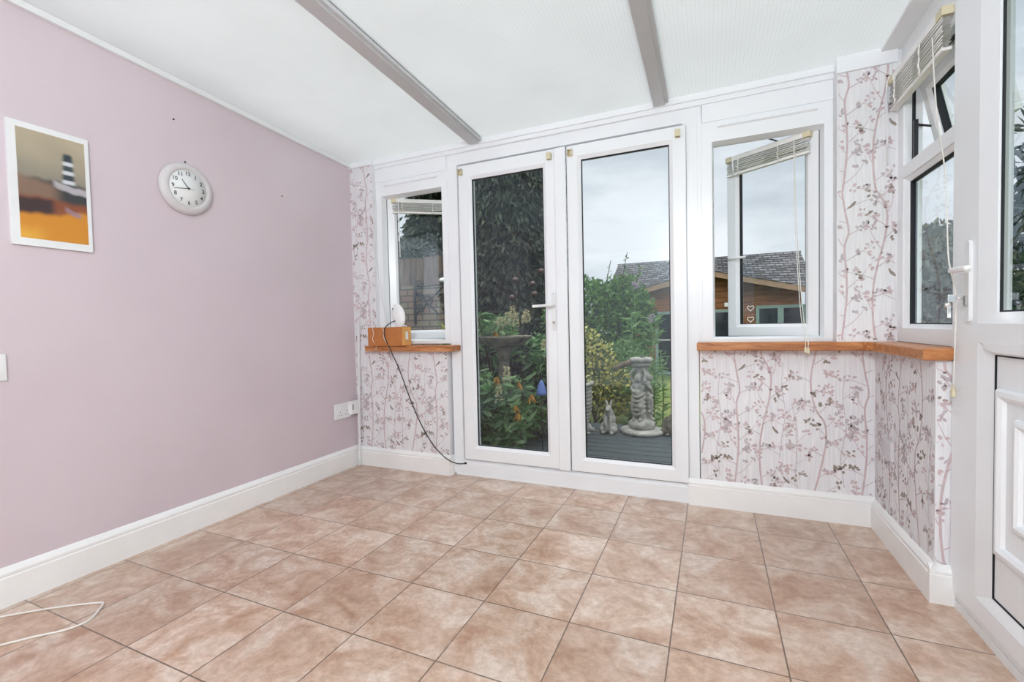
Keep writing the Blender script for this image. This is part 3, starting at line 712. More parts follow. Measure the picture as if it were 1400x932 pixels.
c1 = catmull([top, top+Vector((.003, -.01, -.40)), Vector((.425, 2.74, 1.10)), Vector((.434, 2.672, .96)), Vector((.436, 2.668, .905))], 6)
c2 = catmull([top+Vector((.003, 0, 0)), top+Vector((.010, -.012, -.45)), Vector((.437, 2.74, 1.07)), Vector((.446, 2.670, .95)), Vector((.447, 2.667, .900))], 6)
blind('venetian_blind', 'white venetian blind pulled up on the open right casement, cords reaching the sill', None, S2, -w2[2]+.012, -.030, 2.022, 1.908, 7, .02, .050, .115, [c1, c2], y=-.004)
RWm = RW
c3 = catmull([(.770, 2.235, 2.085), (.772, 2.20, 1.80), (.775, 2.13, 1.53), (.765, 2.075, 1.25), (.775, 2.045, 1.10), (.772, 2.052, .805)], 8)
c4 = catmull([(.770, 2.232, 2.085), (.770, 2.19, 1.80), (.770, 2.115, 1.53), (.760, 2.065, 1.25), (.770, 2.040, 1.10), (.770, 2.046, .79)], 8)
b3 = blind('venetian_blind', 'white venetian blind gathered under the ceiling over the side window', None, RWm, -2.70, -2.165, 2.155, 2.000, 9, .02, .010, .40, [c3, c4], y=.808, depth=.034, endcap=.05)

# cream blind brackets on the patio doors
for i, (x, dx, s_) in enumerate(((-1.560, 0, 'hinge side of the left patio door'), (-.918, 0, 'handle side of the left patio door'), (-.785, 0, 'left corner of the right patio door'), (-.160, 0, 'right corner of the right patio door'))):
    b = MB(); z = 2.098
    b.box(x-.014, x+.014, LY-.003, LY, z-.020, z+.020, .001); b.box(x-.014, x-.010, LY-.028, LY-.002, z-.018, z+.018); b.box(x+.010, x+.014, LY-.028, LY-.002, z-.018, z+.018); b.box(x-.014, x+.014, LY-.028, LY-.002, z+.014, z+.018)
    if i in (1, 3): b.box(x-.014, x+.014, LY-.030, LY-.026, z-.020, z+.020, .001)
    b.build('blind_bracket', M['cream'], label='small yellowed plastic blind bracket at the top %s' % s_, cat='bracket', group='blind brackets on the patio doors')

# ------------------------------------------------------------------ picture, clock, sockets
pic = empty('picture', (XL, .993, 1.40), label='unframed canvas print of a striped lighthouse over an orange beach', cat='picture')
PX = XL+.015; py0, py1, pz0, pz1 = .866, 1.121, 1.406, 1.896
MB().box(XL, PX, py0, py1, pz0, pz1, .001).build('canvas', M['trim'], pic)
iw, ih = 56, 100; qy0, qy1, qz0, qz1 = py0+.025, py1-.015, pz0+.030, pz1-.024
vs, cols_ = [], []
def sst(a, b, x): t = min(1, max(0, (x-a)/(b-a))); return t*t*(3-2*t)
def mixc(a, b, t): return tuple(x+(y_-x)*t for x, y_ in zip(a, b))
rp = random.Random(3); ph = [rp.uniform(0, 6) for _ in range(8)]
for j in range(ih+1):
    for i in range(iw+1):
        u, v = i/iw, j/ih
        vs.append((PX+.0006, qy0+(qy1-qy0)*u, qz0+(qz1-qz0)*v))
        n_ = .5+.25*math.sin(u*9+ph[0]+v*5)+.25*math.sin(v*21+ph[1]+u*3)
        v0_ = v; v = v+.010*math.sin(u*7+ph[2])+.004*math.sin(u*29+ph[3])
        c_ = mixc(srgb(124, 122, 112), srgb(176, 164, 140), sst(.4, 1, v)*.8+.2*n_)
        land = .55+.03*math.sin(u*5)-.04*u
        c_ = mixc(c_, srgb(64, 66, 66), sst(land+.0, land-.04, v)*.0+(1-sst(land-.03, land+.02, v)))
        if u > .38: c_ = mixc(c_, srgb(52, 56, 58), (1-sst(.56, .62, v+.10*abs(u-.72)))*sst(.38, .48, u))
        c_ = mixc(c_, srgb(196, 190, 196), .75*sst(.45, .55, u)*(1-sst(.02, .045, abs(v-.535+.06*(u-.6)))))
        c_ = mixc(c_, srgb(128, 104, 88), (1-sst(.42, .50, v-.12*(1-u)))*(1-sst(.42, .7, u)))
        c_ = mixc(c_, srgb(130, 74, 48), (1-sst(.36, .42, v)))
        c_ = mixc(c_, srgb(60, 44, 46), (1-sst(.05, .10, abs(v-.30)))*(1-sst(.42, .56, u)))
        c_ = mixc(c_, srgb(200, 134, 42), 1-sst(.20, .26, v-.08*sst(.4, .9, u)))
        c_ = mixc(c_, srgb(222, 168, 66), (1-sst(.02, .16, v))*(1-sst(.1, .5, u))*.8)
        c_ = mixc(c_, srgb(150, 128, 140), .8*(1-sst(.015, .035, abs(v-.30+.18*(u-.78))))*sst(.62, .7, u)*(1-sst(.86, .94, u)))
        v = v0_; lw = (.085-.10*(v-.56)) if v < .79 else (.075 if v < .80 else .062-.55*max(0, v-.83))
        inl = (1-sst(lw*.6, lw*1.4+.02, abs(u-.73)))
        if .55 < v < .87:
            wv = sum((1-sst(.010, .026, abs(v-c0))) for c0 in (.585, .675, .762)); band = mixc(srgb(52, 64, 72), srgb(206, 210, 216), min(1, wv))
            c_ = mixc(c_, band, inl*sst(.55, .57, v)*(1-sst(.84, .87, v)))
        cols_.append(c_)
fs = [(j*(iw+1)+i, j*(iw+1)+i+1, (j+1)*(iw+1)+i+1, (j+1)*(iw+1)+i) for j in range(ih) for i in range(iw)]
m, nt, out = nmat('painted_print'); at = N(nt, 'ShaderNodeAttribute'); at.attribute_name = 'Col'; p = N(nt, 'ShaderNodeBsdfPrincipled', Roughness=.6)
L(nt, at.outputs['Color'], p.inputs['Base Color']); L(nt, p.outputs[0], out.inputs['Surface'])
ob = MB().add(vs, fs).build('print', m, pic, label='lighthouse seascape print', fix=False)
ca = ob.data.color_attributes.new('Col', 'FLOAT_COLOR', 'POINT'); ca.data.foreach_set('color', [x for c_ in cols_ for x in (c_[0], c_[1], c_[2], 1)])

ck = empty('wall_clock', (XL, 1.530, 1.793), label='round white wall clock with black numerals on the pink wall', cat='clock')
CX, CY, CZ, CR = XL, 1.530, 1.793, .133
MB().lathe([(.001, 0), (CR-.006, 0), (CR, .006), (CR-.001, .016), (CR-.010, .027), (CR-.026, .034), (CR-.036, .033), (CR-.040, .028), (.001, .028)], (CX, CY, CZ), 64, axis='x').build('case', plain('clock_case', (.60, .58, .59, 1), .35, .5), ck)
MB().lathe([(.0005, 0), (CR-.041, 0), (CR-.041, .0010), (.0005, .0010)], (CX+.0275, CY, CZ), 64, axis='x').build('dial', plain('clock_dial', (.80, .82, .82, 1), .5, .3, var=.01), ck)
TXT = Matrix(((0, 0, 1, 0), (1, 0, 0, 0), (0, 1, 0, 0), (0, 0, 0, 1)))
NUMM = plain('numeral_ink', (.07, .07, .08, 1), .5, .3)
for k in range(1, 13):
    cu = bpy.data.curves.new('t', 'FONT'); cu.body = str(k); cu.size = .0275; cu.offset = .0006; cu.align_x = 'CENTER'; cu.align_y = 'CENTER'
    to = bpy.data.objects.new('t', cu); col.objects.link(to); bpy.context.view_layer.update()
    me = bpy.data.meshes.new_from_object(to.evaluated_get(bpy.context.evaluated_depsgraph_get()))
    a = PI/2-k*PI/6; cy_, cz_ = CY+math.cos(a)*.075, CZ+math.sin(a)*.075
    nm = MB(); nm.add([(CX+.0290, cy_+v.co.x, cz_+v.co.y) for v in me.vertices], [tuple(q.vertices) for q in me.polygons])
    nm.build('numeral', NUMM, ck, fix=False)
    bpy.data.objects.remove(to); bpy.data.curves.remove(cu); bpy.data.meshes.remove(me)
def hand(ang, ln, tail, wd, e):
    d = Vector((0, math.sin(ang), math.cos(ang))); n_ = Vector((0, math.cos(ang), -math.sin(ang))); c0 = Vector((CX+.0300+e, CY, CZ))
    q = [c0-d*tail-n_*wd, c0-d*tail+n_*wd, c0+d*ln+n_*wd*.7, c0+d*ln-n_*wd*.7]; up = Vector((.0008, 0, 0))
    return MB().add([tuple(a) for a in q]+[tuple(a+up) for a in q], [(0, 1, 2, 3), (4, 5, 6, 7), (0, 1, 5, 4), (1, 2, 6, 5), (2, 3, 7, 6), (3, 0, 4, 7)])
hand(math.radians(322), .052, .008, .0022, 0).build('hour_hand', M['black'], ck)
hand(math.radians(259), .074, .008, .0016, .0012).build('minute_hand', M['black'], ck)
hh_ = hand(math.radians(97), .028, .004, .0009, .0024); hh_.lathe([(.0045, 0), (.0045, .002)], (CX+.031, CY, CZ), 14, axis='x'); hh_.build('second_hand', M['black'], ck)
# nail above the clock, and two little fixings left in the wall
for (yy, zz, lab) in ((1.535, 1.936, 'small nail head just above the clock'), (1.488, 2.137, 'dark rawl plug hole high above the clock'), (2.122, 1.906, 'small dark screw left in the pink wall right of the clock')):
    MB().lathe([(.004, 0), (.0045, .004), (.002, .006)], (XL-.0005, yy, zz), 10, axis='x').build('screw', M['black'], label=lab, cat='screw', group='fixings left in the pink wall')
so = empty('wall_socket', (XL, 2.60, .44), label='white double wall socket low on the pink wall', cat='socket')
MB().box(XL, XL+.014, 2.497, 2.655, .385, .498, .003).build('faceplate', M['plastic'], so)
for yy in (2.545, 2.61):
    for a, b_ in ((0, .030), (-.012, .008), (.012, .008)): MB().box(XL+.0135, XL+.0148, yy+a-.0025, yy+a+.0025, .405+b_-.004, .405+b_+.004).build('pin_slot', M['black'], so)
for yy in (2.52, 2.565): MB().box(XL+.0135, XL+.0160, yy, yy+.008, .462, .480).build('rocker_switch', M['plastic'], so)
ad = empty('plug_adapter', (XL+.03, 2.668, .44), label='white plug-in charger in the right of the wall socket', cat='charger')
MB().box(XL+.0142, XL+.052, 2.622, 2.700, .405, .505, .005).build('case', M['plastic'], ad)
MB().box(XL+.0515, XL+.0528, 2.632, 2.640, .440, .480).build('slot', M['black'], ad)
lsw = empty('light_switch', (XL, .75, .92), label='white switch plate at the left picture edge', cat='switch')
MB().box(XL, XL+.010, .70, .832, .872, .975, .002).build('faceplate', M['plastic'], lsw)
MB().box(XL+.0095, XL+.014, .745, .760, .91, .935, .001).build('rocker', M['plastic'], lsw)
so = empty('wall_socket', (RX, 2.55, .44), label='wallpapered-over socket plate on the right dwarf wall', cat='socket')
MB().box(RX-.016, RX, 2.50, 2.61, .400, .486, .004).build('faceplate', plain('papered_plate', (.62, .61, .64, 1), .5, .3), so)

# white trunking strip leaning in the corner
MB().box(-.008, .008, -.006, .006, 0, 1.10, .001).build('plastic_strip', M['plastic'], label='thin white plastic strip leaning in the left corner', cat='trim strip')
ob = bpy.data.objects['plastic_strip']; ob.location = (-2.474, 2.698, 0.002); ob.rotation_euler = (math.radians(-.9), math.radians(.9), 0)

# box, aerial, cables on the left sill
bx = empty('cardboard_box', (-2.13, 2.67, .918), label='small brown cardboard box on the left window sill', cat='box')
b = MB(); b.box(-2.297, -1.992, 2.632, 2.735, .9185, 1.052, .002); b.build('carton', [M['card']], bx)
b = MB(); b.box(-1.9935, -1.9905, 2.6335, 2.7335, .921, 1.050); b.build('end_panel', M['card_side'], bx, label='paler end of the box')
b = MB(); b.box(-1.991, -1.9895, 2.668, 2.700, .962, 1.018); b.build('sticker', M['plastic'], bx, label='white sticker')
ae = empty('aerial', (-2.075, 2.70, 1.052), label='white oval plastic indoor aerial standing on the cardboard box', cat='aerial')
b = MB(); b.ell((-2.075, 2.705, 1.138), (.050, .020, .088), (math.radians(-8), math.radians(-16), math.radians(18)), sub=4); b.build('shell', M['plastic'], ae)
b = MB(); b.lathe([(.030, 0), (.030, .004), (.012, .010), (.010, .03)], (-2.062, 2.70, 1.0525), 20); b.tube([(-2.05, 2.70, 1.07), (-2.00, 2.70, 1.056)], .005, 8); b.build('stand', M['plastic'], ae)
b = MB(); b.ell((-2.103, 2.678, 1.185), (.005, .004, .005)); b.build('button', M['black'], ae)
pts = catmull([(-2.085, 2.680, 1.098), (-2.110, 2.650, 1.080), (-2.135, 2.625, 1.045), (-2.135, 2.618, .99), (-2.110, 2.640, .90), (-2.06, 2.675, .75), (-1.98, 2.69, .53), (-1.90, 2.695, .36), (-1.80, 2.70, .21), (-1.70, 2.705, .125), (-1.63, 2.735, .088), (-1.583, 2.768, .086)], 8)
MB().tube(pts, .0036, 8).build('black_cable', M['black'], label='black aerial cable hanging from the sill box to the door frame', cat='cable')
MB().ell((-1.583, 2.766, .086), (.010, .006, .008)).build('cable_grommet', M['black'], label='black grommet where the cable enters the door frame', cat='grommet')
rw = random.Random(5)
for i, xx in enumerate((-2.245, -2.155)):
    pp = [(xx+.01, 2.69, 1.056), (xx, 2.650, 1.057), (xx-.002, 2.628, 1.052)]+[(xx+.006*math.sin(k*2.3+i)+.006*k*i, 2.627, 1.03-.028*k) for k in range(6)]
    pp[-3:] = [(q[0], 2.627 if q[2] > .92 else 2.657, q[2]) for q in pp[-3:]]
    MB().tube(catmull(pp, 5), .0018, 6).build('white_wire', M['cord'], label=('thin white wire kinking down the front of the box near its %s' % ('left end', 'middle')[i]), cat='wire', group='white wires over the box')
MB().tube(catmull([(-2.283, 2.725, 1.55), (-2.262, 2.73, 1.35), (-2.235, 2.735, 1.20), (-2.215, 2.74, 1.08), (-2.20, 2.71, 1.058)], 6), .0045, 8).build('white_cable', M['plastic'], label='white cable running down the left window frame behind the box', cat='cable')
# cable on the floor by the left wall
MB().tube(catmull([(-2.46, .70, .004), (-2.408, .765, .004), (-2.30, .86, .004), (-2.19, .932, .005), (-2.145, .935, .012), (-2.11, .905, .010), (-2.081, .861, .004), (-2.094, .805, .004), (-2.146, .747, .004), (-2.184, .701, .004), (-2.21, .66, .004)], 8), .0035, 8).build('white_cable', M['cord'], label='white cable looped on the floor tiles by the left wall', cat='cable')

# hearts hanging outside/inside the right casement glass
hc = MB(); sh = S2 @ Vector((-.355, -.02, 0))
hx, hy = sh.x, sh.y
hr = empty('hanging_hearts', (hx, hy, 1.0), label='string of two little white wire hearts hanging against the right casement', cat='ornament')
MB().tube([(hx, hy, 1.17), (hx, hy, 1.045)], .0008, 5).build('string', M['darkmetal'], hr)
for zz in (1.115, 1.050):
    pp = []
    for k in range(25):
        t = 2*PI*k/24; a = .0011*16*math.sin(t)**3; b_ = .0011*(13*math.cos(t)-5*math.cos(2*t)-2*math.cos(3*t)-math.cos(4*t)); pp.append((hx+a*.92, hy-a*.4, zz+b_))
    MB().tube(pp, .0024, 6).build('heart', M['cord'], hr)

# ------------------------------------------------------------------ OUTDOORS
rng = np.random.default_rng(7)
def leafmesh(name, P, D, ln, wd, mats, parent=None, fold=.25, mi=None, curve=.15, **k):
    """P centres, D directions (N,3); each leaf a folded kite with six vertices"""
    Nn = len(P); D = D/np.linalg.norm(D, axis=1, keepdims=True)
    R_ = rng.normal(size=(Nn, 3)); S = np.cross(D, R_); S /= np.linalg.norm(S, axis=1, keepdims=True); U = np.cross(S, D)
    ln = ln*rng.uniform(.7, 1.2, (Nn, 1)); wd = wd*rng.uniform(.75, 1.2, (Nn, 1))
    b = P; t = P+D*ln-U*ln*curve; m1 = P+D*ln*.38
    v = np.stack([b, m1+S*wd/2+U*wd*fold, m1-S*wd/2+U*wd*fold, P+D*ln*.72+S*wd*.36+U*wd*fold*.4-U*ln*curve*.4, P+D*ln*.72-S*wd*.36+U*wd*fold*.4-U*ln*curve*.4, t, m1, P+D*ln*.72-U*ln*curve*.5], 1).reshape(-1, 3)
    base = np.arange(Nn)[:, None]*8
    quads = np.array([[0, 1, 6], [0, 6, 2], [1, 3, 7], [1, 7, 6], [6, 7, 4], [6, 4, 2], [3, 5, 7], [7, 5, 4]])
    F = (base[:, None, :]+quads[None]).reshape(-1, 3)
    me = bpy.data.meshes.new(name); me.vertices.add(len(v)); me.vertices.foreach_set('co', v.ravel())
    me.loops.add(F.size); me.loops.foreach_set('vertex_index', F.ravel().astype(np.int32))
    me.polygons.add(len(F)); me.polygons.foreach_set('loop_start', np.arange(0, F.size, 3, dtype=np.int32)); me.polygons.foreach_set('loop_total', np.full(len(F), 3, dtype=np.int32))
    if not isinstance(mats, (list, tuple)): mats = [mats]
    for q in mats: me.materials.append(q)
    if mi is not None: me.polygons.foreach_set('material_index', np.repeat(mi, 8).astype(np.int32))
    me.update(calc_edges=True); me.validate()
    ob = bpy.data.objects.new(name, me); col.objects.link(ob)
    if parent is not None: ob.parent = parent; me.transform(wm(parent).inverted())
    tag(ob, **k); return ob
def blob_pts(n, blobs, shell=.55):
    """points near the surfaces of a set of ellipsoids with outward directions"""
    w_ = np.array([b[1][0]*b[1][2] for b in blobs]); idx = rng.choice(len(blobs), n, p=w_/w_.sum())
    C = np.array([b[0] for b in blobs])[idx]; R_ = np.array([b[1] for b in blobs])[idx]
    d = rng.normal(size=(n, 3)); d /= np.linalg.norm(d, axis=1, keepdims=True)
    rad = shell+(1-shell)*rng.random((n, 1))**.6
    return C+d*R_*rad, d
def shrub(name, label, cat, blobs, n, ln, wd, mat, loc, trunk=.02, group=None, droop=0, extra=None, shell=.5, stems=5):
    root = empty(name, loc, label=label, cat=cat, group=group)
    P, d = blob_pts(n, blobs, shell); D = d+rng.normal(size=d.shape)*.7; D[:, 2] += .15-droop
    leafmesh('foliage', P, D, ln, wd, mat, root)
    t = MB(); r2 = random.Random(len(name)+n)
    for i in range(stems):
        b = blobs[i % len(blobs)]
        t.tube(catmull([(loc[0]+r2.uniform(-.05, .05), loc[1]+r2.uniform(-.05, .05), loc[2]), ((loc[0]+b[0][0])/2+r2.uniform(-.1, .1), (loc[1]+b[0][1])/2, (loc[2]+b[0][2])/2), b[0]], 3), [trunk*(1-.7*k/6) for k in range(7)], 6)
    t.build('stem', M['bark'], root)
    if extra: extra(root)
    return root

# ground: lawn, deck
lw_ = MB(); lw_.box(-40, 40, 2.9, 60, -.6, -.30); lw_.box(1.0, 40, -10, 2.9, -.6, -.30); lw_.box(-40, XL-.2, -10, 2.9, -.6, -.3)
lw_.build('lawn', M['lawn'], kind='structure')
dk = MB(); yy = 2.87
while yy < 5.06: dk.box(-3.4, 2.2, yy, yy+.132, -.128, -.10, .004); yy += .146
dk.box(-3.4, 2.2, 5.055, 5.08, -.30, -.105); dk.box(-3.35, -3.25, 2.9, 5.05, -.3, -.128); dk.box(2.05, 2.15, 2.9, 5.05, -.3, -.128); dk.box(-.1, 0, 2.9, 5.05, -.3, -.128)
dk.build('deck', M['deck'], kind='structure')

# --- statue: three cherubs around a pillar
st = empty('garden_statue', (-.66, 4.86, -.10), label='grey stone pedestal of draped cherubs on a round base on the deck', cat='statue')
SX, SY, SZ = -.66, 4.86, -.10
MB().lathe([(.005, 0), (.205, 0), (.222, .012), (.225, .030), (.215, .042), (.19, .050), (.005, .052)], (SX, SY, SZ), 40).build('base_disc', M['stone'], st)
b = MB()
b.lathe([(.01, .0), (.12, .0), (.132, .02), (.136, .05), (.125, .075), (.10, .092), (.085, .10), (.01, .105)], (SX, SY, SZ+.05), 36)
b.lathe([(.075, .13), (.055, .22), (.05, .4), (.05, .58), (.062, .64), (.07, .70), (.062, .72)], (SX, SY, SZ), 28)
def cherub(a):
    ca_, sa = math.cos(a), math.sin(a)
    def q(r, s, z): return (SX+ca_*r-sa*s, SY+sa*r+ca_*s, SZ+z)
    E = lambda r, s, z, R, rot=(0, 0, 0): b.ell(q(r, s, z), R, (rot[0], rot[1], a+rot[2]), sub=3)
    E(.075, 0, .575, (.036, .034, .040)); E(.098, 0, .570, (.012, .012, .012)); E(.058, 0, .598, (.036, .038, .028))      # head, nose, hair
    E(.107, 0, .556, (.008, .010, .006)); E(.078, .026, .570, (.016, .012, .02)); E(.078, -.026, .570, (.016, .012, .02))
    E(.055, 0, .475, (.045, .055, .070)); E(.068, 0, .425, (.048, .052, .050))                         # chest, belly
    b.tube([q(.05, .045, .52), q(.075, .075, .56), q(.06, .080, .63), q(.05, .05, .67)], [.020, .018, .016, .014], 10)  # raised arm
    b.tube([q(.05, -.045, .52), q(.085, -.070, .47), q(.105, -.035, .43)], [.020, .018, .014], 10)
    b.tube([q(.055, .025, .40), q(.085, .030, .29), q(.075, .030, .19), q(.085, .030, .155)], [.040, .036, .026, .022], 12)
    b.tube([q(.055, -.028, .40), q(.080, -.036, .29), q(.070, -.038, .20), q(.080, -.040, .155)], [.040, .036, .026, .022], 12)
    E(.098, .030, .152, (.030, .016, .013)); E(.095, -.040, .152, (.030, .016, .013))
    # drapery swags
    for k in range(5):
        z0 = .43-.045*k
        b.tube(catmull([q(.055, .070, z0), q(.100, .035, z0-.035), q(.105, -.02, z0-.045), q(.06, -.070, z0-.010)], 5), .013, 8)
    b.tube(catmull([q(.06, -.06, .42), q(.10, -.055, .33), q(.085, -.06, .22)], 4), .016, 8)
    # little wings
    E(.01, .075, .50, (.018, .035, .055), (0, 0, .4))
for k in range(3): cherub(-PI/2-.35+k*2*PI/3)
fig = b.build('cherub_figures', M['stone'], st); bake(fig, voxel=.007, smooth=1)
MB().lathe([(.005, .690), (.075, .690), (.095, .705), (.100, .722), (.092, .730), (.100, .738), (.116, .745), (.120, .765), (.112, .782), (.095, .788), (.005, .790)], (SX, SY, SZ), 36).build('top_slab', M['stone'], st)
MB().lathe([(.03, 0), (.028, .006), (.006, .010), (.004, .03)], (SX+.01, SY, SZ+.789), 12).build('dial_pin', M['iron'], st)
# log-like branch resting behind
MB().tube(catmull([(-.98, 5.02, .55), (-.86, 4.99, .60), (-.74, 4.97, .63), (-.66, 4.97, .64)], 4), [.020, .026, .03, .032, .033, .034, .034, .034, .034, .033, .032, .031, .03], 9).build('branch', plain('weathered_bark', (.13, .10, .07, 1), .9, .1, var=.4, scale=18), label='short brown weathered branch sticking out left of the stone cherub pedestal', cat='branch')

# --- rabbit
rb = empty('rabbit_statue', (-.985, 4.76, -.10), label='small pale stone rabbit sitting upright left of the cherub statue', cat='statue')
b = MB(); RXx, RY = -.985, 4.76
b.ell((RXx, RY, -.035), (.085, .085, .070)); b.ell((RXx+.005, RY+.01, .04), (.066, .062, .085)); b.ell((RXx+.01, RY-.01, .105), (.045, .048, .055)); b.ell((RXx+.005, RY-.03, .155), (.035, .045, .036))
b.ell((RXx, RY-.068, .150), (.018, .018, .016)); b.ell((RXx-.055, RY-.03, -.055), (.038, .058, .040)); b.ell((RXx+.06, RY-.03, -.055), (.038, .058, .040))
b.ell((RXx-.045, RY-.08, -.085), (.022, .045, .015)); b.ell((RXx+.045, RY-.08, -.085), (.022, .045, .015)); b.tube([(RXx-.025, RY-.05, .08), (RXx-.022, RY-.075, .0), (RXx-.02, RY-.07, -.08)], [.02, .016, .014], 8); b.tube([(RXx+.03, RY-.05, .08), (RXx+.027, RY-.075, .0), (RXx+.026, RY-.07, -.08)], [.02, .016, .014], 8)
b.ell((RXx, RY+.09, -.06), (.028, .028, .028))
ob = b.build('body', M['stone'], rb); bake(ob, .006, 1)
for s_ in (-1, 1):
    b = MB(); b.ell((RXx+.005+s_*.022, RY-.005, .208), (.013, .010, .042), (-.25, s_*.25, 0)); b.build('ear', M['stone'], rb)
# --- hedgehog-like round stone on the right
hg = empty('hedgehog_statue', (-.34, 4.85, -.10), label='dark rough stone hedgehog on the deck right of the cherub statue', cat='statue')
b = MB(); b.ell((-.33, 4.86, -.01), (.115, .105, .095), sub=4); b.ell((-.415, 4.83, -.045), (.05, .04, .035)); b.ell((-.455, 4.82, -.05), (.018, .016, .014))
for xx in (-.40, -.27):
    b.ell((xx, 4.78, -.085), (.022, .025, .015))
ob = b.build('body', M['stone_dark'], hg)
P, d = blob_pts(700, [((-.325, 4.865, -.005), (.116, .106, .098))], .98); kk = (d[:, 2] > -.2); leafmesh('spines', P[kk], d[kk]+np.array([.6, .1, .0]), .030, .012, M['stone_dark'], hg, curve=0)
# --- tortoise & pebble at left edge
tt = empty('tortoise_statue', (-1.205, 4.66, -.10), label='small stone animal with domed back beside the big urn', cat='statue')
b = MB(); b.ell((-1.225, 4.66, -.045), (.085, .07, .062)); b.ell((-1.14, 4.64, -.05), (.035, .026, .024)); b.ell((-1.165, 4.60, -.085), (.02, .02, .015)); b.ell((-1.26, 4.60, -.085), (.02, .02, .015)); b.build('body', M['stone'], tt)
MB().ell((-1.19, 4.42, -.068), (.055, .045, .034), sub=3).build('pebble', M['stone'], label='smooth round stone on the deck in front of the domed stone animal', cat='stone')

# --- ribbed urn planter
ur = empty('urn_planter', (-1.30, 4.40, -.10), label='tall ribbed stone urn planter behind the door meeting stile', cat='planter')
prof = [(.005, 0), (.14, 0), (.15, .02), (.12, .05), (.13, .08)]
for k in range(12): z = .10+.036*k; r = .155+.062*math.sin(PI*.5*min(1, (k+1)/9)); prof += [(r, z), (r+.008, z+.012), (r+.008, z+.022), (r, z+.034)]
prof += [(.235, .545), (.245, .56), (.235, .575), (.215, .575), (.20, .54), (.005, .53)]
MB().lathe(prof, (-1.30, 4.40, -.10), 40).build('urn', M['stone'], ur)
P, d = blob_pts(260, [((-1.30, 4.40, .50), (.20, .20, .09))], .4); leafmesh('foliage', P, d+np.array([0, 0, .4]), .05, .022, M['lf_gold'], ur)

# --- birdbath
bb = empty('bird_bath', (-1.81, 3.95, -.10), label='round stone bird bath half hidden by the flowering shrub', cat='bird bath')
MB().lathe([(.005, .93), (.05, .93), (.10, .94), (.20, .975), (.265, 1.03), (.275, 1.045), (.262, 1.05), (.19, .995), (.005, .97)], (-1.81, 3.95, -.10), 40).build('bowl', M['stone_dark'], bb)
MB().lathe([(.15, 0), (.16, .03), (.12, .07), (.07, .13), (.055, .25), (.07, .4), (.08, .5), (.06, .62), (.05, .8), (.07, .9), (.10, .94)], (-1.81, 3.95, -.10), 28).build('pedestal', M['stone_dark'], bb)

# --- blue ornament
bo = empty('garden_ornament', (-1.345, 3.70, -.10), label='blue glazed bell-shaped ornament on a stake by the ribbed urn', cat='ornament')
MB().lathe([(.045, 0), (.044, .02), (.035, .06), (.022, .10), (.010, .125), (.002, .13)], (-1.345, 3.70, .44), 20).build('bell', M['blue'], bo)
MB().tube([(-1.345, 3.70, -.10), (-1.345, 3.70, .45)], .005, 6).build('stake', M['iron'], bo)

# --- flowering shrub in front (whorls of long leaves, cream spikes)
fs_ = empty('flowering_shrub', (-1.75, 4.0, -.10), label='leafy shrub with cream flower spikes outside the left patio door', cat='shrub')
W = []; rs = random.Random(21)
tips = []
for i in range(210):
    x = rs.uniform(-2.12, -1.38); yv = rs.uniform(3.72, 4.55); z = rs.uniform(.0, 1.22)
    # silhouette: taller towards the left, sloping to the right
    if z > 1.18-.55*max(0, x+1.95)*1.1: continue
    if z < .25 and x > -1.52: continue
    if .58 < z < 1.01 and x < -1.52 and yv < 4.15: continue
    if z > 1.01 and yv < 3.8: yv += .2
    if x > -1.52 and z < .72 and yv < 4.35: continue
    tips.append((x, yv, z))
for i in range(75):
    q_ = (rs.uniform(-1.96, -1.44), rs.uniform(3.50, 3.74), rs.uniform(-.02, .60)*(1 if i % 3 else .6))
    if q_[0] < -1.60 or q_[2] < .30: tips.append(q_)
P, D = [], []
for (x, yv, z) in tips:
    tilt = Vector((rs.uniform(-.5, .5), rs.uniform(-.7, .2), 1)).normalized(); n_ = rs.randint(8, 12); off_ = rs.uniform(0, 6)
    ax = tilt.orthogonal().normalized(); ay = tilt.cross(ax)
    for k in range(n_):
        a = off_+k*2.4; lev = k*.010
        dd = (ax*math.cos(a)+ay*math.sin(a))*1.0+tilt*rs.uniform(-.15, .55)+Vector((0, 0, -.15))
        P.append((x-tilt.x*lev, yv-tilt.y*lev, z-tilt.z*lev)); D.append(tuple(dd))
leafmesh('foliage', np.array(P), np.array(D), .135, .042, M['lf_near'], fs_, curve=.28)
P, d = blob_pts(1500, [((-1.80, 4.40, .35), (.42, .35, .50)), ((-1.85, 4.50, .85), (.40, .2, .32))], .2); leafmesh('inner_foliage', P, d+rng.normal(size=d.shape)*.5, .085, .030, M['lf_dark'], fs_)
t = MB()
for (x, yv, z) in tips[::2]: t.tube(catmull([(-1.78+(x+1.78)*.2, 4.1, -.10), (-1.78+(x+1.78)*.7, (4.1+yv)/2, z*.5-.05), (x, yv, z)], 3), .006, 5)
t.build('stem', M['bark'], fs_)
from_px = [(-1.62, 3.75, 1.150, 1), (-1.69, 3.78, 1.095, 1), (-1.77, 3.80, 1.05, 1), (-1.52, 3.78, 1.10, .9), (-1.49, 3.76, 1.12, .9), (-1.59, 3.74, 1.08, 1), (-1.84, 3.85, 1.02, .9), (-1.56, 3.45, .62, 1.15), (-1.63, 3.44, .45, 1.15), (-1.40, 3.95, .85, .8), (-1.36, 4.05, .78, .8)]
for (x, yv, z, s_) in from_px:
    n_ = 90; hgt = .12*s_; tt_ = rng.random(n_); rad = .030*s_*(1-.75*tt_); an = rng.random(n_)*2*PI
    P = np.stack([x+rad*np.cos(an)*.6, yv+rad*np.sin(an)*.6, z-hgt*.4+hgt*tt_], 1); D = np.stack([np.cos(an), np.sin(an), .3+0*an], 1)
    leafmesh('flower_spike', P, D, .024, .011, M['fl_cream'], fs_, label='cream flower spike')
